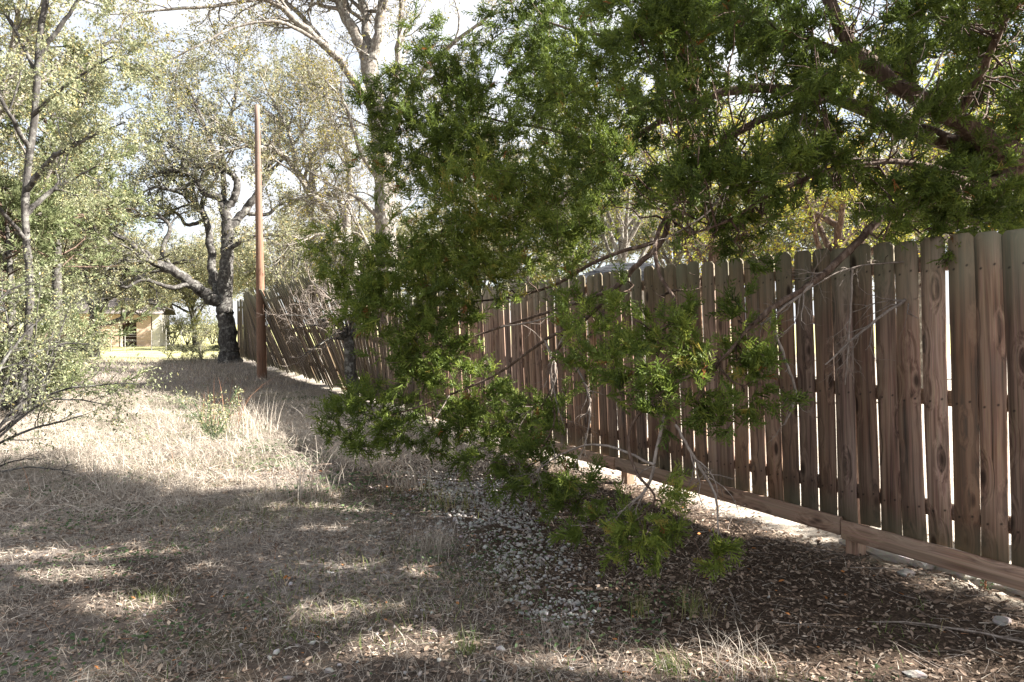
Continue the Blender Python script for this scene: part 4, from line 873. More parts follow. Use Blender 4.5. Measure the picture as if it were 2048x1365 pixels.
def juniper_tree(name, label, base, height, width, mat, seed, tint, n=46, low=.12, size=.24, per=6, group=None, shape=1.0):
    r = np.random.default_rng(seed); root = thing(name, label, 'tree', base, 0, group)
    tl = crom([[0, 0, -.3, .05 * height ** .5 + .04], [.02, 0, .3, .045 * height ** .5 + .02], [.05, .05, height * .5, .06], [0, 0, height * .97, .015]])
    bf = Buf(); limb_tube(bf, tl, 8, .06); bf.build('trunk', M['dark_bark'], root, True)
    tw = Buf(); fo = Buf()
    for k in range(n):
        t = low + (1 - low) * ((k + .5) / n); z = t * height; a = r.uniform(0, 6.28); prof = math.sin(math.pi * min(1, (1 - t) * .62 + .06)) ** shape
        ln = width * prof * r.uniform(.75, 1.15)
        s = np.array([0, 0, z - ln * .25]); d = np.array([math.cos(a), math.sin(a), .35])
        pts, rad = grow(r, s[None], d[None], np.array([ln]), np.array([.02]), 6, .12, .02, .2); tubes(tw, pts, rad, 4)
        B, D, L_, R = spawn(r, pts, rad, 9, .3, 1, .8, (.25, .45), None, .5); p2, r2 = grow(r, B, D, np.maximum(L_, .18), np.maximum(R, .003), 4, .2, .05); tubes(tw, p2, r2, 3)
        spray_cloud(fo, r, np.concatenate([p2]), per, size, SPRAY_LO, tint)
    t_ = tw.build('twigs', M['juniper_bark'], root); t_['kind'] = 'stuff'; f_ = fo.build('foliage', mat, root); f_['kind'] = 'stuff'
    return root
juniper_tree('juniper_tree', 'pale green juniper catching the sun between the slender tree and the oaks', gb(110, 13.5), 7.2, 2.0, M['juniper_pale'], 61, .5, 74, .40)
juniper_tree('juniper_tree', 'round pale green juniper close to the path, beside the leafy shrubs', gb(15, 11.5), 3.9, 1.7, M['juniper_pale'], 62, .45, 60, .05)
juniper_tree('juniper_tree', 'small bright juniper bush half hiding the low leaning oak', gb(70, 15), 2.1, 1.0, M['juniper_pale'], 63, .65, 30, .05)

def shrub(name, label, base, stems, leaf, bark, seed, size=.035, leaf_n=6, tint=.5, Lref=.6, group=None, lv=((7, .4, .9), (4, .4, .75), (3, .35, .7))):
    root = thing(name, label, 'shrub', base, 0, group); r = np.random.default_rng(seed); tw = Buf(); fo = Buf()
    for lp in stems:
        bf = Buf(); limb_tube(bf, lp, 5, .25); bf.build('stem', bark, root, True, origin=base)
        ln = np.linalg.norm(np.diff(lp[:, :3], axis=0), axis=1).sum()
        B, D, L_, R = spawn(r, lp[None, :, :3], lp[None, :, 3], max(4, int(lv[0][0] * ln)), .15, 1, .85, lv[0][1:], Lref, .5)
        p1, r1 = grow(r, B, D, L_, np.maximum(R, .003), 5, .25, .03); tubes(tw, p1, r1, 4)
        B, D, L_, R = spawn(r, p1, r1, lv[1][0], .2, 1, .85, lv[1][1:], None, .6); p2, r2 = grow(r, B, D, L_, np.maximum(R, .002), 4, .25, .02); tubes(tw, p2, r2, 3)
        if leaf_n: leaf_cloud(fo, r, p2, leaf_n, size, tint, drift=.02); leaf_cloud(fo, r, p1, leaf_n // 2, size, tint, drift=.02)
    t_ = tw.build('twigs', bark, root, origin=base); t_['kind'] = 'stuff'
    if fo.n: f_ = fo.build('foliage', leaf, root, origin=base); f_['kind'] = 'stuff'
    return root
bs = gb(-40, 7.2); r6 = np.random.default_rng(71)
st = [LI((-30, 900, 7.2, .02), (20, 830, 7.2, .018), (80, 770, 7.3, .014), (110, 722, 7.3, .006)), LI((-30, 900, 7.2, .016), (60, 860, 7.1, .013), (130, 842, 7.0, .010), (175, 828, 7.0, .004)), LI((-20, 880, 7.3, .018), (100, 790, 7.5, .014), (200, 770, 7.6, .010), (290, 768, 7.6, .004)),
      LI((-30, 900, 7.2, .02), (-10, 760, 7.4, .018), (40, 680, 7.6, .014), (90, 630, 7.7, .006)), LI((-30, 890, 7.3, .02), (30, 740, 7.6, .016), (120, 690, 7.9, .012), (190, 690, 8, .005)), LI((-40, 880, 7.3, .02), (-40, 700, 7.5, .018), (0, 600, 7.7, .012), (60, 560, 7.8, .005)),
      LI((-20, 890, 7.2, .015), (80, 810, 7.2, .012), (150, 800, 7.2, .009), (240, 815, 7.2, .004))]
shrub('yaupon_shrub', 'loose leafy shrub with dark arching stems spreading over the dry grass', bs, st, M['yaupon_leaf'], M['oak_bark'], 72, .036, 9, .55)
bs2 = gb(50, 10.5)
st = [crom([[*(bs2 + [0, 0, -.1]), .025], [*(bs2 + [math.cos(a) * .3, math.sin(a) * .3, .7]), .018], [*(bs2 + [math.cos(a) * .55, math.sin(a) * .55, 1.3 + .5 * r6.random()]), .010], [*(bs2 + [math.cos(a) * .85, math.sin(a) * .85, 1.6 + .8 * r6.random()]), .005]]) for a in np.arange(0, 6.2, .7)]
shrub('yaupon_shrub', 'dense pale green shrub under the slender tree', bs2, st, M['yaupon_leaf'], M['oak_bark'], 73, .042, 14, .6, .65)
bs3 = gb(60, 12.5)
st = [crom([[*(bs3 + [0, 0, -.1]), .02], [*(bs3 + [math.cos(a) * .3, math.sin(a) * .3, .5]), .014], [*(bs3 + [math.cos(a) * .7, math.sin(a) * .7, .9 + .3 * r6.random()]), .008], [*(bs3 + [math.cos(a) * 1.05, math.sin(a) * 1.05, 1.2 + .4 * r6.random()]), .004]]) for a in np.arange(0.2, 6.4, .8)]
shrub('yaupon_shrub', 'rounded light green shrub at the edge of the grass, in front of the shed', bs3, st, M['yaupon_leaf'], M['oak_bark'], 74, .05, 13, .65, .8)
bs4 = gb(-60, 6.6)
st = [LI((-60, 960, 6.6, .012), (0, 945, 6.5, .010), (60, 935, 6.4, .008), (140, 942, 6.3, .004)), LI((-60, 960, 6.6, .010), (20, 925, 6.6, .008), (80, 915, 6.6, .003))]
shrub('low_branch', 'low dark bare branch lying over bright dry grass', bs4, st, M['yaupon_leaf'], M['oak_bark'], 75, .03, 1, .5, .3)

# ------------------------------------------------------------------ trees behind the fence on the right, yellow-green and sunlit
def auto_tree(name, label, base, h, w, bark, leaf, seed, nl=8, group=None, leaf_n=13, leaf_s=.06, tint=.5, fork=.35, rt=.12, Lref=1.6, lv=((2.2, .5, 1.), (5, .35, .7), (4, .35, .7)), rare=.02, rmin=.007, droop=0.):
    r = np.random.default_rng(seed); sway = r.normal(0, .12, 2)
    t = crom([[*(base + [0, 0, -.3]), rt * 1.3], [*(base + [0, 0, .1]), rt * 1.1], [*(base + [sway[0] * .5, sway[1] * .5, h * fork]), rt * .85], [*(base + [sway[0], sway[1], h * .62]), rt * .6]])
    ll = []
    for k in range(nl):
        a = 2.4 * k + r.uniform(-.4, .4); z = h * (fork * .8 + (.62 - fork * .8) * k / max(1, nl - 1)); s = t[np.abs(t[:, 2] - base[2] - z).argmin(), :3]
        e = np.array([math.cos(a) * w * r.uniform(.7, 1.1), math.sin(a) * w * r.uniform(.7, 1.1), h * r.uniform(.55, 1.) - (z if r.random() < .8 else z * .8) * .9 - droop])
        mid = e * .5 + [0, 0, h * .05] + r.normal(0, .15, 3)
        ll.append(crom([[*s, rt * .55], [*(s + mid * .6), rt * .42], [*(s + mid + e * .12), rt * .28], [*(s + e), rt * .10]]))
    return make_tree(name, label, base, [t], ll, bark, leaf, r, lv, Lref, leaf_n, leaf_s, tint, .03, .28, group, rmin=rmin, rare=rare)
auto_tree('elm_tree', 'yellow-leaved sunlit tree with a thin brown trunk behind the picket fence, beside the house roof', gb(1418, 12.5), 5.6, 1.9, M['juniper_bark'], M['yellow_leaf'], 81, 9, leaf_n=9, leaf_s=.055, tint=.5, rt=.085, Lref=1.1, rare=.06)
auto_tree('elm_tree', 'bushy yellow-green sunlit tree low behind the picket fence under the cedar', gb(1655, 11.0), 5.0, 2.0, M['juniper_bark'], M['yellow_leaf'], 82, 10, leaf_n=11, leaf_s=.055, tint=.55, rt=.10, Lref=1.1, rare=.05, fork=.25)
auto_tree('elm_tree', 'golden sunlit tree seen through the top of the cedar', gb(1850, 13.5), 7.0, 2.6, M['elm_bark'], M['yellow_leaf'], 83, 10, leaf_n=6, leaf_s=0.078, tint=.6, rt=.12, Lref=1.4, rare=.08)
auto_tree('elm_tree', 'pale feathery tree beyond the house behind the fence', gb(1250, 24.), 9.0, 3.2, M['elm_bark'], M['yellow_leaf'], 84, 11, leaf_n=5, leaf_s=0.098, tint=.3, rt=.16, Lref=1.8)
auto_tree('oak_tree', 'dull green oak showing through gaps left of the house roof', gb(1030, 23.), 8.0, 3.0, M['elm_bark'], M['oak_leaf'], 85, 10, leaf_n=6, leaf_s=0.098, tint=.7, rt=.15, Lref=1.8)
auto_tree('oak_tree', 'leafy oak far behind the right end of the picket fence', gb(1960, 19.), 8.5, 3.4, M['elm_bark'], M['oak_leaf'], 86, 11, leaf_n=6, leaf_s=0.098, tint=.75, rt=.16, Lref=1.9)
auto_tree('elm_tree', 'tall sunlit tree with yellowing leaves above the round juniper on the left', gb(-50, 12.0), 8.5, 3.0, M['elm_bark'], M['yaupon_leaf'], 87, 13, leaf_n=17, leaf_s=.058, tint=.75, rt=.11, Lref=1.5, rare=.07, fork=.25)
# ------------------------------------------------------------------ woodland beyond, copies of three trees
protos = []
GR = 'woodland trees beyond the lawn'
spots = [(230, 66, 0, 1.), (330, 62, 1, .9), (390, 58, 2, 1.), (440, 64, 0, 1.1), (520, 55, 1, 1.), (600, 50, 2, 1.1), (680, 46, 0, 1.), (100, 48, 1, 1.1), (20, 40, 0, .95), (160, 58, 2, 1.1), (880, 42, 1, 1.), (960, 36, 2, .9),
         (1150, 40, 0, 1.1), (1350, 36, 1, 1.), (1520, 32, 2, 1.), (1700, 28, 0, .95), (290, 72, 2, 1.2), (750, 52, 2, 1.1), (-60, 34, 2, 1.1), (-10, 24, 1, .8)]
WL = ['woodland oak directly behind the peach shed', 'pale woodland oak beside the white corner of the shed', 'broad woodland oak behind the yellow-green thicket', 'woodland oak far behind the dark oak trunk',
      'pale woodland oak straight behind the utility pole', 'broad woodland oak behind the slender bare tree', 'woodland oak far behind the grey oak', 'pale woodland oak beyond the sunlit juniper', 'woodland oak beyond the round juniper',
      'broad woodland oak beyond the low leaning oak', 'pale woodland oak far behind the upper fence junction', 'broad woodland oak behind the cedar boughs', 'woodland oak beyond the house roof', 'pale woodland oak behind the yellow-leaved tree',
      'broad woodland oak behind the bushy yellow-green tree', 'woodland oak behind the golden tree', 'broad woodland oak behind the shed roof', 'broad woodland oak far behind the pale elm', 'broad woodland oak at the end of the juniper row', 'pale woodland oak behind the tall yellowing tree']
for i_, (px, Y, k, sc) in enumerate(spots):
    bb = gb(px, Y)
    if len(protos) <= k or protos[k] is None:
        while len(protos) <= k: protos.append(None)
        protos[k] = auto_tree('woodland_tree', WL[i_], bb, [8.5, 9.0, 6.5][k], [3.6, 3.2, 4.4][k], [M['oak_bark'], M['elm_bark'], M['oak_bark']][k], M['oak_leaf'], 90 + k, 11, GR, [10, 7, 10][k], .15, [.55, .7, .6][k], rt=.2, Lref=2.2, rmin=.012)
        protos[k].scale = (sc,) * 3
    else:
        o = protos[k].copy(); SC.collection.objects.link(o); o.location = Vector(bb); o.rotation_euler = (0, 0, px * .37); o.scale = (sc,) * 3; o['label'] = WL[i_]
        for ch in list(protos[k].children):
            c = ch.copy(); SC.collection.objects.link(c); c.parent = o
# low thicket at the lawn's far edge
for i, (px, Y, h) in enumerate(((345, 56, 2.2), (375, 58, 2.6), (400, 57, 1.9), (425, 60, 2.4))):
    bb = gb(px, Y); rr = np.random.default_rng(200 + i)
    st = [crom([[*(bb + [0, 0, -.1]), .04], [*(bb + [math.cos(a) * .6, math.sin(a) * .6, h * .5]), .03], [*(bb + [math.cos(a) * 1.3, math.sin(a) * 1.3, h * rr.uniform(.7, 1.)]), .012]]) for a in np.arange(0, 6.2, .8)]
    shrub('thicket_shrub', ['grey-green thicket shrub beside the shed at the lawn edge', 'brightest yellow thicket shrub at the lawn edge', 'lowest thicket shrub beside the yellow one', 'thicket shrub nearest the dark oak at the lawn edge'][i], bb, st, M['yellow_leaf'] if i == 1 else M['yaupon_leaf'], M['oak_bark'], 210 + i, .11, 8, .6, 1.2, 'thicket shrubs at the lawn edge', ((4, .4, .9), (4, .4, .75), (3, .35, .7)))
# brush at the oak's foot
bb = gb(395, 27.5); rr = np.random.default_rng(231)
st = [crom([[*(bb + [x, 0, -.05]), .012], [*(bb + [x + rr.normal(0, .2), rr.normal(0, .2), .35]), .008], [*(bb + [x + rr.normal(0, .4), rr.normal(0, .3), .6]), .004]]) for x in np.linspace(-1.3, 1.4, 12)]
shrub('low_shrub', 'low dark brush in the shade at the foot of the dark oak', bb, st, M['oak_leaf'], M['oak_bark'], 232, .05, 8, .4, .5)
bb = gb(402, 30.5)
st = [crom([[*(bb + [0, 0, -.05]), .012], [*(bb + [rr.normal(0, .15), rr.normal(0, .2), .7]), .008], [*(bb + [rr.normal(0, .35), rr.normal(0, .3), 1.3]), .004]]) for x in range(7)]
shrub('sapling', 'thin pale sapling on the bright lawn left of the dark oak', bb, st, M['yaupon_leaf'], M['elm_bark'], 233, .06, 4, .8, .5)

# ------------------------------------------------------------------ ground cover
gr = np.random.default_rng(404)
def vis_pts(n, x0, x1, y0, y1, dens):
    """random ground points, thinned by dens(x,y) in 0..1, nearer ones kept more"""
    x = gr.uniform(x0, x1, n); y = gr.uniform(y0, y1, n)
    keep = (gr.random(n) < dens(x, y)) & (np.abs(x) < .80 * y + .9)
    return x[keep], y[keep]
def patch(x, y, s=1., ph=0.):
    return .5 + .25 * np.sin(1.3 * s * x + .9 * s * y + ph) + .25 * np.sin(2.1 * s * y - 1.7 * s * x + 2 * ph) + .15 * np.sin(4.3 * s * x + ph) * np.sin(3.7 * s * y)
def blades(buf, x, y, h, tint, w=.004, lean=.6, segs=3, flat=0., dirbias=None):
    n = len(x); z = gz(x, y); a = gr.uniform(0, 6.28, n); ln = lean * gr.uniform(.3, 1.5, n)
    d = np.stack([np.cos(a), np.sin(a)], 1)
    if dirbias is not None: d = d + np.asarray(dirbias); d /= np.linalg.norm(d, axis=1, keepdims=True)
    s = np.stack([-d[:, 1], d[:, 0]], 1); roll = gr.uniform(-.8, .8, n); s = s * np.cos(roll)[:, None] + d * np.sin(roll)[:, None]
    t = np.linspace(0, 1, segs + 1); V = np.zeros((n, 2 * segs + 1, 3))
    for i, ti in enumerate(t):
        off = d * (h * ln * ti ** 1.7)[:, None]; zz = h * (ti - .45 * np.minimum(ln, 1.6) * ti ** 2) * (1 - flat)
        c = np.stack([x + off[:, 0], y + off[:, 1], z + zz - .01], 1); hw = (w * (1 - ti) * .5 * np.ones(n))[:, None] * s
        if i < segs:
            V[:, 2 * i, :] = c; V[:, 2 * i + 1, :] = c; V[:, 2 * i, :2] -= hw; V[:, 2 * i + 1, :2] += hw
        else: V[:, 2 * i, :] = c
    base = np.arange(n)[:, None] * (2 * segs + 1); T = []
    for i in range(segs - 1): T += [base + np.array([2 * i, 2 * i + 1, 2 * i + 3]), base + np.array([2 * i, 2 * i + 3, 2 * i + 2])]
    k = segs - 1; T.append(base + np.array([2 * k, 2 * k + 1, 2 * segs]))
    buf.add(V.reshape(-1, 3), np.concatenate(T), None, np.repeat(tint, 2 * segs + 1))
def tints(n, m=.5, s=.2, rare=.02):
    t = np.clip(gr.normal(m, s, n), 0, .95); return np.where(gr.random(n) < rare, 1., t)
def litter_d(x, y):
    p = perp(x, y); return np.where(p < -.25, 0, np.clip(1.15 - .22 * np.maximum(p - 1.6, 0) - .06 * np.maximum(y - 5, 0), .33, 1)) * (.35 + .65 * patch(x, y, 2.1)) * smooth(12, 7, y)
def grass_d(x, y):
    p = perp(x, y); tall = smooth(2.2, 3.6, p + .5 * np.sin(1.7 * y)) * smooth(5.0, 6.6, y + .6 * np.sin(1.4 * x))
    side = smooth(6.6, 8.2, y) * smooth(.15, .5, p)
    return np.clip(np.maximum(tall, side), 0, 1) * (.35 + .65 * patch(x, y, 1.3, 1.))
path_c = np.array([(-.62, 7.2), (-.36, 6.3), (-.1, 4.9), (.22, 3.85), (.28, 3.45)]); path_w = np.array([.45, .50, .42, .26, .16])
def gravel_d(x, y):
    cx = np.interp(-y, -path_c[:, 1], path_c[:, 0]); w = np.interp(-y, -path_c[:, 1], path_w)
    core = np.exp(-np.clip(np.abs(x - cx) / w, 0, 5) ** 3.) * smooth(3.3, 3.6, y) * smooth(7.6, 6.9, y) * (.35 + .65 * smooth(.2, .45, patch(x, y, 2.6, 1.)))
    loose = .035 * np.exp(-((x + .3) / 1.3) ** 2) * (patch(x, y, 2.3, 4.) + .2) + .05 * np.exp(-(((x + .7) / .5) ** 2 + ((y - 3.15) / .22) ** 2)) + .25 * np.exp(-(((x + 1.05) / .35) ** 2 + ((y - 5.2) / .4) ** 2))
    return np.clip(core + loose, 0, 1) * (perp(x, y) > .2)
def off_gravel(x, y): return 1 - .9 * smooth(.25, .6, gravel_d(x, y))
# dry grass thatch
dg = Buf()
x, y = vis_pts(70000, -11, 1.2, 4.6, 16, lambda x, y: grass_d(x, y) * np.clip(9 / y, .35, 1)); h = gr.uniform(.10, .30, len(x)) * (.5 + .8 * patch(x, y, .9, 2.))
h *= smooth(4.4, 7.5, y) * .7 + .3
blades(dg, x, y, h, np.clip(tints(len(x), .15, .22, .0) + .6 * patch(x, y, .8, 3.), 0, .95), .0055, 1.7, 2)
cx_, cy_ = vis_pts(5200, -11, 1.2, 4.8, 16, lambda x, y: grass_d(x, y) * np.clip(9 / y, .4, 1)); k_ = np.repeat(np.arange(len(cx_)), 16); rr_ = gr.uniform(.02, .10, len(cx_))[k_]
x = cx_[k_] + gr.normal(size=len(k_)) * rr_; y = cy_[k_] + gr.normal(size=len(k_)) * rr_; hc = (gr.uniform(.12, .42, len(cx_)) * (smooth(4.4, 7.5, cy_) * .7 + .3))[k_] * gr.uniform(.5, 1.1, len(k_))
keep = perp(x, y) > .25; x, y, hc, k_ = x[keep], y[keep], hc[keep], k_[keep]
blades(dg, x, y, hc, np.clip(gr.uniform(.2, .8, len(cx_))[k_] + gr.normal(0, .12, len(k_)), 0, .95), .005, .9, 3)
n1 = len(x)
x, y = vis_pts(60000, -18, -1.5, 16, 30, lambda x, y: np.where(perp(x, y) > .2, .35 + .3 * patch(x, y), 0)); blades(dg, x, y, gr.uniform(.08, .3, len(x)), tints(len(x), .42, .2), .012, .8, 2)
x, y = vis_pts(75000, -4.8, 4.2, 2.7, 6.5, lambda x, y: np.where(perp(x, y) > .1, .06 + .34 * smooth(1.8, 3.2, perp(x, y)) + .4 * smooth(.45, .75, patch(x, y, 1.6, 3.)) * smooth(1.2, 2.6, perp(x, y)), 0)); blades(dg, x, y, gr.uniform(.04, .13, len(x)), tints(len(x), .45, .22), .0035, 1.2, 2)
def slivers(buf, x, y, ln, tint, w=.004, tilt=.12, zmax=.02):
    n = len(x); a = gr.uniform(0, 6.28, n); d = norm(np.stack([np.cos(a), np.sin(a), np.abs(gr.normal(0, tilt, n))], 1)); sd_ = norm(np.stack([-d[:, 1], d[:, 0], gr.normal(0, .5, n)], 1))
    c = np.stack([x, y, gz(x, y) + gr.uniform(.002, zmax, n)], 1); V = np.stack([c - sd_ * w / 2, c + sd_ * w / 2, c + d * ln[:, None]], 1)
    buf.add(V.reshape(-1, 3), np.arange(3 * n).reshape(n, 3), None, np.repeat(tint, 3))
def straw_d(x, y): return np.where(perp(x, y) > .2, (.22 + .78 * smooth(1.6, 3.2, perp(x, y) + .5 * np.sin(2 * x + y))) * (.25 + .75 * smooth(.3, .7, patch(x, y, 1.7, 2.4))), 0)
x, y = vis_pts(110000, -5.2, 3.2, 2.7, 7.0, lambda x, y: off_gravel(x, y) * straw_d(x, y) * (.30 + .65 * smooth(3.6, 5.6, y + .5 * np.sin(1.8 * x)))); slivers(dg, x, y, gr.uniform(.03, .10, len(x)), tints(len(x), .34, .25), .0045, .18, .025)
x, y = vis_pts(110000, -11, 1.2, 5.2, 15, lambda x, y: grass_d(x, y)); slivers(dg, x, y, gr.uniform(.06, .22, len(x)), np.clip(tints(len(x), .15, .22, .0) + .65 * patch(x, y, .8, 3.), 0, .95), .007, .45, .10)
dgo = dg.build('dry_grass', M['dry_grass'], None, kind='stuff'); tag(dgo, 'dry tan grass thatch covering the path and its left side', 'grass')
# tall seed stalks over the thatch
ss = Buf()
x, y = vis_pts(800, -4.2, .3, 5.6, 11, lambda x, y: grass_d(x, y)); blades(ss, x, y, gr.uniform(.25, .6, len(x)), tints(len(x), .7, .15), .0055, .95, 4)
cx_, cy_ = vis_pts(420, -5.5, -.3, 5.6, 11, lambda x, y: grass_d(x, y) * smooth(.3, .6, patch(x, y, 1.1, .5))); k_ = np.repeat(np.arange(len(cx_)), 55); rr_ = gr.uniform(.03, .09, len(cx_))[k_]
x = cx_[k_] + gr.normal(size=len(k_)) * rr_; y = cy_[k_] + gr.normal(size=len(k_)) * rr_
blades(ss, x, y, gr.uniform(.14, .36, len(cx_))[k_] * gr.uniform(.4, 1.1, len(k_)), np.clip(gr.uniform(.25, .85, len(cx_))[k_] + gr.normal(0, .12, len(k_)), 0, .95), .0045, 1.0, 3)
sso = ss.build('seed_stalks', M['dry_grass'], None, kind='stuff'); tag(sso, 'tall straw seed stalks standing over the dry grass', 'grass')
# green grass among it
gg = Buf()
x, y = vis_pts(90000, -8, 2.5, 2.8, 14, lambda x, y: np.where(perp(x, y) > .3, smooth(.5, .8, patch(x, y, 1.1, 5.)) * .8, 0)); blades(gg, x, y, gr.uniform(.03, .13, len(x)), tints(len(x), .4, .22), .005, 1., 2)
ggo = gg.build('green_grass', M['green_grass'], None, kind='stuff'); tag(ggo, 'short green grass in patches among the dry grass', 'grass')
# low leafy weeds
wd = Buf()
def weed_d(x, y): return np.where(perp(x, y) > .8, smooth(.56, .78, patch(x, y, 1.9, .7)), 0)
x, y = vis_pts(60000, -8, 2.5, 2.8, 15, weed_d); n = len(x)
B = np.stack([x, y, gz(x, y) + gr.uniform(.01, .06, n)], 1); D = norm(np.stack([gr.normal(size=n), gr.normal(size=n), .3 * gr.normal(size=n) + .15], 1))
stamp(wd, gr, LEAF, B, D, gr.uniform(.022, .045, n) * np.clip(y / 6, .8, 1.8), tints(n, .5, .2, 0))
wdo = wd.build('low_weeds', M['weed'], None, kind='stuff'); tag(wdo, 'low blue-green weeds creeping over the path', 'weeds')
# leaf litter
ll = Buf()
x, y = vis_pts(34000, -4.8, 4.4, 2.7, 9, lambda x, y: litter_d(x, y) * off_gravel(x, y)); n = len(x)
B = np.stack([x, y, gz(x, y) + gr.uniform(0, .018, n)], 1); D = norm(np.stack([gr.normal(size=n), gr.normal(size=n), .22 * gr.normal(size=n)], 1))
nn = norm(np.stack([.45 * gr.normal(size=n), .45 * gr.normal(size=n), np.ones(n)], 1))
stamp(ll, gr, LEAF_CURL, B, D, gr.uniform(.02, .05, n), tints(n, .42, .24, .012), nrm=nn)
x, y = vis_pts(95000, -4.8, 4.4, 2.7, 7.5, lambda x, y: np.where(perp(x, y) > -.2, .35 + .5 * patch(x, y, 2.7, .4), 0) * off_gravel(x, y)); n = len(x)
B = np.stack([x, y, gz(x, y) + gr.uniform(0, .012, n)], 1); D = norm(np.stack([gr.normal(size=n), gr.normal(size=n), .25 * gr.normal(size=n)], 1)); nn = norm(np.stack([.5 * gr.normal(size=n), .5 * gr.normal(size=n), np.ones(n)], 1))
stamp(ll, gr, LEAF, B, D, gr.uniform(.012, .034, n), tints(n, .42, .28, .008), nrm=nn)
x, y = vis_pts(26000, -1.5, 6, 3.0, 10, lambda x, y: np.where((perp(x, y) < .25) & (perp(x, y) > -1.1), .45, 0)); n = len(x)
B = np.stack([x, y, gz(x, y) + gr.uniform(0, .015, n)], 1); D = norm(np.stack([gr.normal(size=n), gr.normal(size=n), .25 * gr.normal(size=n)], 1)); nn = norm(np.stack([.5 * gr.normal(size=n), .5 * gr.normal(size=n), np.ones(n)], 1))
stamp(ll, gr, LEAF, B, D, gr.uniform(.018, .05, n), tints(n, .35, .28, .01), nrm=nn)
llo = ll.build('leaf_litter', M['litter'], None, kind='stuff'); tag(llo, 'brown dead leaf litter on the shaded ground by the fence', 'leaves')
# fine fallen twigs
ft = Buf()
x, y = vis_pts(5200, -4, 5, 2.6, 9, lambda x, y: litter_d(x, y) * .8); n = len(x)
B = np.stack([x, y, gz(x, y) + gr.uniform(.003, .02, n)], 1); D = norm(np.stack([gr.normal(size=n), gr.normal(size=n), .1 * gr.normal(size=n)], 1))
p_, r_ = grow(gr, B, D, gr.uniform(.05, .3, n), gr.uniform(.0012, .003, n), 3, .18, 0); tubes(ft, p_, r_, 3)
fto = ft.build('fallen_twigs', M['dead_twig'], None, kind='stuff'); tag(fto, 'fine grey fallen twigs scattered through the leaf litter', 'twigs')
# gravel: pale limestone pebbles in a band along the path
def pebble_tmpl(seed):
    r = np.random.default_rng(seed); t = (1 + 5 ** .5) / 2
    V = np.array([(-1, t, 0), (1, t, 0), (-1, -t, 0), (1, -t, 0), (0, -1, t), (0, 1, t), (0, -1, -t), (0, 1, -t), (t, 0, -1), (t, 0, 1), (-t, 0, -1), (-t, 0, 1)], float)
    V = norm(V) * (1 + .22 * r.normal(size=(12, 1))) * np.array([1, r.uniform(.6, .9), r.uniform(.45, .7)]) * .5
    T = np.array([(0, 11, 5), (0, 5, 1), (0, 1, 7), (0, 7, 10), (0, 10, 11), (1, 5, 9), (5, 11, 4), (11, 10, 2), (10, 7, 6), (7, 1, 8), (3, 9, 4), (3, 4, 2), (3, 2, 6), (3, 6, 8), (3, 8, 9), (4, 9, 5), (2, 4, 11), (6, 2, 10), (8, 6, 7), (9, 8, 1)])
    return V, T
PB = [pebble_tmpl(s) for s in range(6)]
pb_ = Buf(); x, y = vis_pts(66000, -3, 3, 2.6, 8, gravel_d); n = len(x)
S = gr.uniform(.012, .031, n) * gr.choice([.45, .7, 1, 1, 1.5], n); B = np.stack([x, y, gz(x, y) + S * gr.uniform(-.15, .18, n)], 1)
D = norm(np.stack([gr.normal(size=n), gr.normal(size=n), .25 * gr.normal(size=n)], 1)); nn = norm(np.stack([.3 * gr.normal(size=n), .3 * gr.normal(size=n), np.ones(n)], 1)); k = gr.integers(6, size=n)
for i in range(6):
    s = k == i; stamp(pb_, gr, PB[i], B[s], D[s], S[s], np.clip(gr.normal(.74, .26, s.sum()), 0, 1), nrm=nn[s])
pbo = pb_.build('gravel', M['gravel'], None, kind='stuff'); tag(pbo, 'pale limestone gravel strewn in a band along the path', 'gravel')
print('pebbles', n, 'litter', len(ll.A), 'grass', n1)

# ------------------------------------------------------------------ single clumps and sticks one can point at
def clump(name, label, px, py, n, h, mat, spread=.06, w=.005, lean=.6, tint=.5, segs=4, cat='grass', sd=.2, group=None):
    Y = CAM_Z * F_PX / max(20, (py - 648)); p = P(px, py, Y); bf = Buf()
    x = p[0] + gr.normal(0, spread, n); y = p[1] + gr.normal(0, spread, n)
    blades(bf, x, y, h * gr.uniform(.45, 1.1, n), tints(n, tint, sd, .01), w, lean, segs)
    z = float(gz(p[0], p[1])); o = bf.build(name, mat, None, origin=(p[0], p[1], z)); o.location = Vector((p[0], p[1], z))
    return tag(o, label, cat, group)
clump('grass_clump', 'bushy straw-coloured bunch grass growing at the edge of the gravel', 868, 1105, 260, .30, M['dry_grass'], .09, .0035, .75, .45)
clump('grass_clump', 'bright green grass tuft in the sunlit streak by the bottom litter', 1345, 1345, 130, .14, M['green_grass'], .05, .003, .7, .35)
clump('grass_clump', 'arching straw grass clump beside the bright green tuft', 1470, 1345, 110, .26, M['dry_grass'], .10, .004, 1.3, .8)
clump('grass_clump', 'brown wispy dry grass clump below the gravel band', 1110, 1290, 200, .20, M['dry_grass'], .11, .003, 1.1, .25)
clump('grass_clump', 'olive grass tuft standing in dark litter behind the arching straw clump', 1385, 1228, 90, .22, M['green_grass'], .06, .003, .5, .75)
clump('grass_clump', 'thin upright grass tuft in dark litter nearest the gravel', 1280, 1235, 60, .20, M['green_grass'], .04, .003, .4, .7)
clump('grass_clump', 'low green tuft in the shaded short grass on the left', 310, 1200, 140, .12, M['green_grass'], .07, .003, .8, .5)
clump('grass_clump', 'small dark green tuft on the dirt below the gravel', 935, 1330, 70, .16, M['green_grass'], .035, .003, .45, .3)
clump('grass_clump', 'tall pale straw clump with seed heads at the tip of the cedar boughs', 610, 990, 120, .62, M['dry_grass'], .16, .006, .55, .75)
clump('grass_clump', 'tall straw grass with drooping seed heads under the cedar boughs', 800, 975, 90, .48, M['dry_grass'], .15, .005, .7, .7)
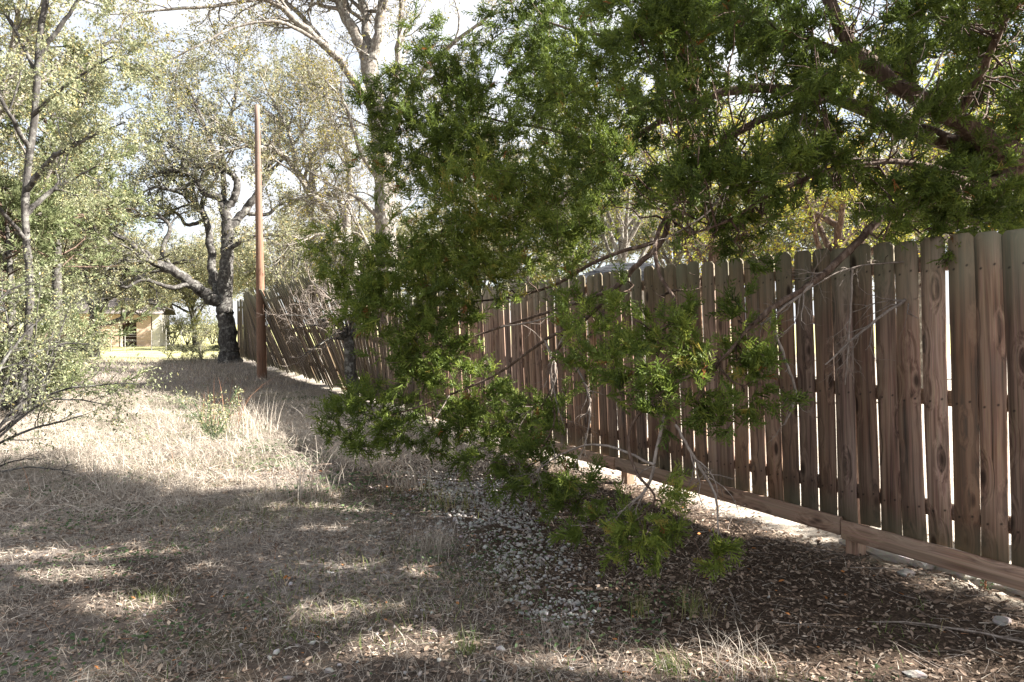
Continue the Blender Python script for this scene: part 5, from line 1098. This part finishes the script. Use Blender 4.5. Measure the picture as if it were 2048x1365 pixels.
clump('grass_clump', 'thin green-gold stalks between the straw clumps and the gravel', 905, 1020, 60, .38, M['green_grass'], .13, .005, .55, .85)
clump('grass_clump', 'brownish grass mound in the middle of the path', 480, 1105, 260, .16, M['dry_grass'], .09, .003, 1.1, .25)
clump('weed_stalks', 'reddish brown weed stalks leaning above the green weed', 445, 850, 40, 1.0, M['red_stem'], .18, .010, .75, .5, cat='weed')
clump('weed_stalks', 'pale dead weed stalks standing beside the green weed', 505, 872, 120, .72, M['dry_grass'], .22, .008, .35, .6, cat='weed')
# green weed
Y = CAM_Z * F_PX / (880 - 648); pw = P(428, 880, Y); pw[2] = float(gz(pw[0], pw[1])); wr = np.random.default_rng(301)
st = [crom([[*(pw + [0, 0, -.03]), .006], [*(pw + [math.cos(a) * .15, math.sin(a) * .15, .25]), .005], [*(pw + [math.cos(a) * wr.uniform(.2, .5), math.sin(a) * .4, wr.uniform(.4, .75)]), .003]]) for a in np.arange(0, 6.2, .62)]
shrub('green_weed', 'leafy yellow-green weed bush in the dry grass before the pole', pw, st, M['yaupon_leaf'], M['weed'], 302, .034, 4, .7, .22, None, ((10, .4, .9), (3, .4, .75), (3, .35, .7)))
# seedling at the fence foot
psd = P(1968, 1178, 3.92); psd[2] = float(gz(psd[0], psd[1])); st = [crom([[*(psd + [0, 0, -.02]), .003], [*(psd + [.01, 0, .05]), .0025], [*(psd + [a, .01, .11]), .0015]]) for a in (-.03, .02, .05)]
shrub('seedling', 'tiny leafy seedling sprouting between the limestone blocks', psd, st, M['weed'], M['red_stem'], 303, .022, 3, .5, .05, None, ((40, .4, .9), (2, .4, .75), (3, .35, .7)))
def stick(label, rows, per=3):
    pts = []
    for (px, py, r) in rows:
        Y = CAM_Z * F_PX / (py - 648); p = P(px, py, Y); p[2] = float(gz(p[0], p[1])) + .012 + r; pts.append([*p, r])
    lp = crom(pts, 5); bf = Buf(); o0 = lp[0, :3].copy(); limb_tube(bf, lp, 5, .3)
    B, D, L_, R = spawn(gr, lp[None, :, :3], lp[None, :, 3], per, .2, .9, .6, (.1, .3), None, .6); D[:, 2] = np.abs(D[:, 2]) * .3
    p1, r1 = grow(gr, B, D, L_, np.maximum(R, .0015), 4, .15, 0); p1[:, :, 2] = np.maximum(p1[:, :, 2], gz(p1[:, :, 0], p1[:, :, 1]) + .006); tubes(bf, p1, r1, 4)
    o = bf.build('fallen_branch', M['dead_twig'], None, True, origin=o0); o.location = Vector(o0); return tag(o, label, 'branch')
stick('longest grey fallen branch lying across the dark litter below the fence', [(1735, 1238, .003), (1830, 1250, .005), (1930, 1268, .006), (2060, 1296, .007)], 4)
stick('thin straight fallen twig in litter close to the limestone blocks', [(1700, 1148, .003), (1780, 1150, .003), (1860, 1162, .003), (1950, 1172, .002)], 3)
stick('short grey stick lying along the litter between gravel and fence', [(1545, 1240, .003), (1600, 1246, .003), (1640, 1244, .003)], 1)
stick('steep short twig pointing down the litter slope below the cedar tips', [(1458, 1170, .005), (1470, 1205, .004), (1482, 1235, .003)], 1)
stick('forked pale twig in litter beside the post foot', [(1510, 1075, .003), (1570, 1090, .003), (1640, 1112, .002)], 3)
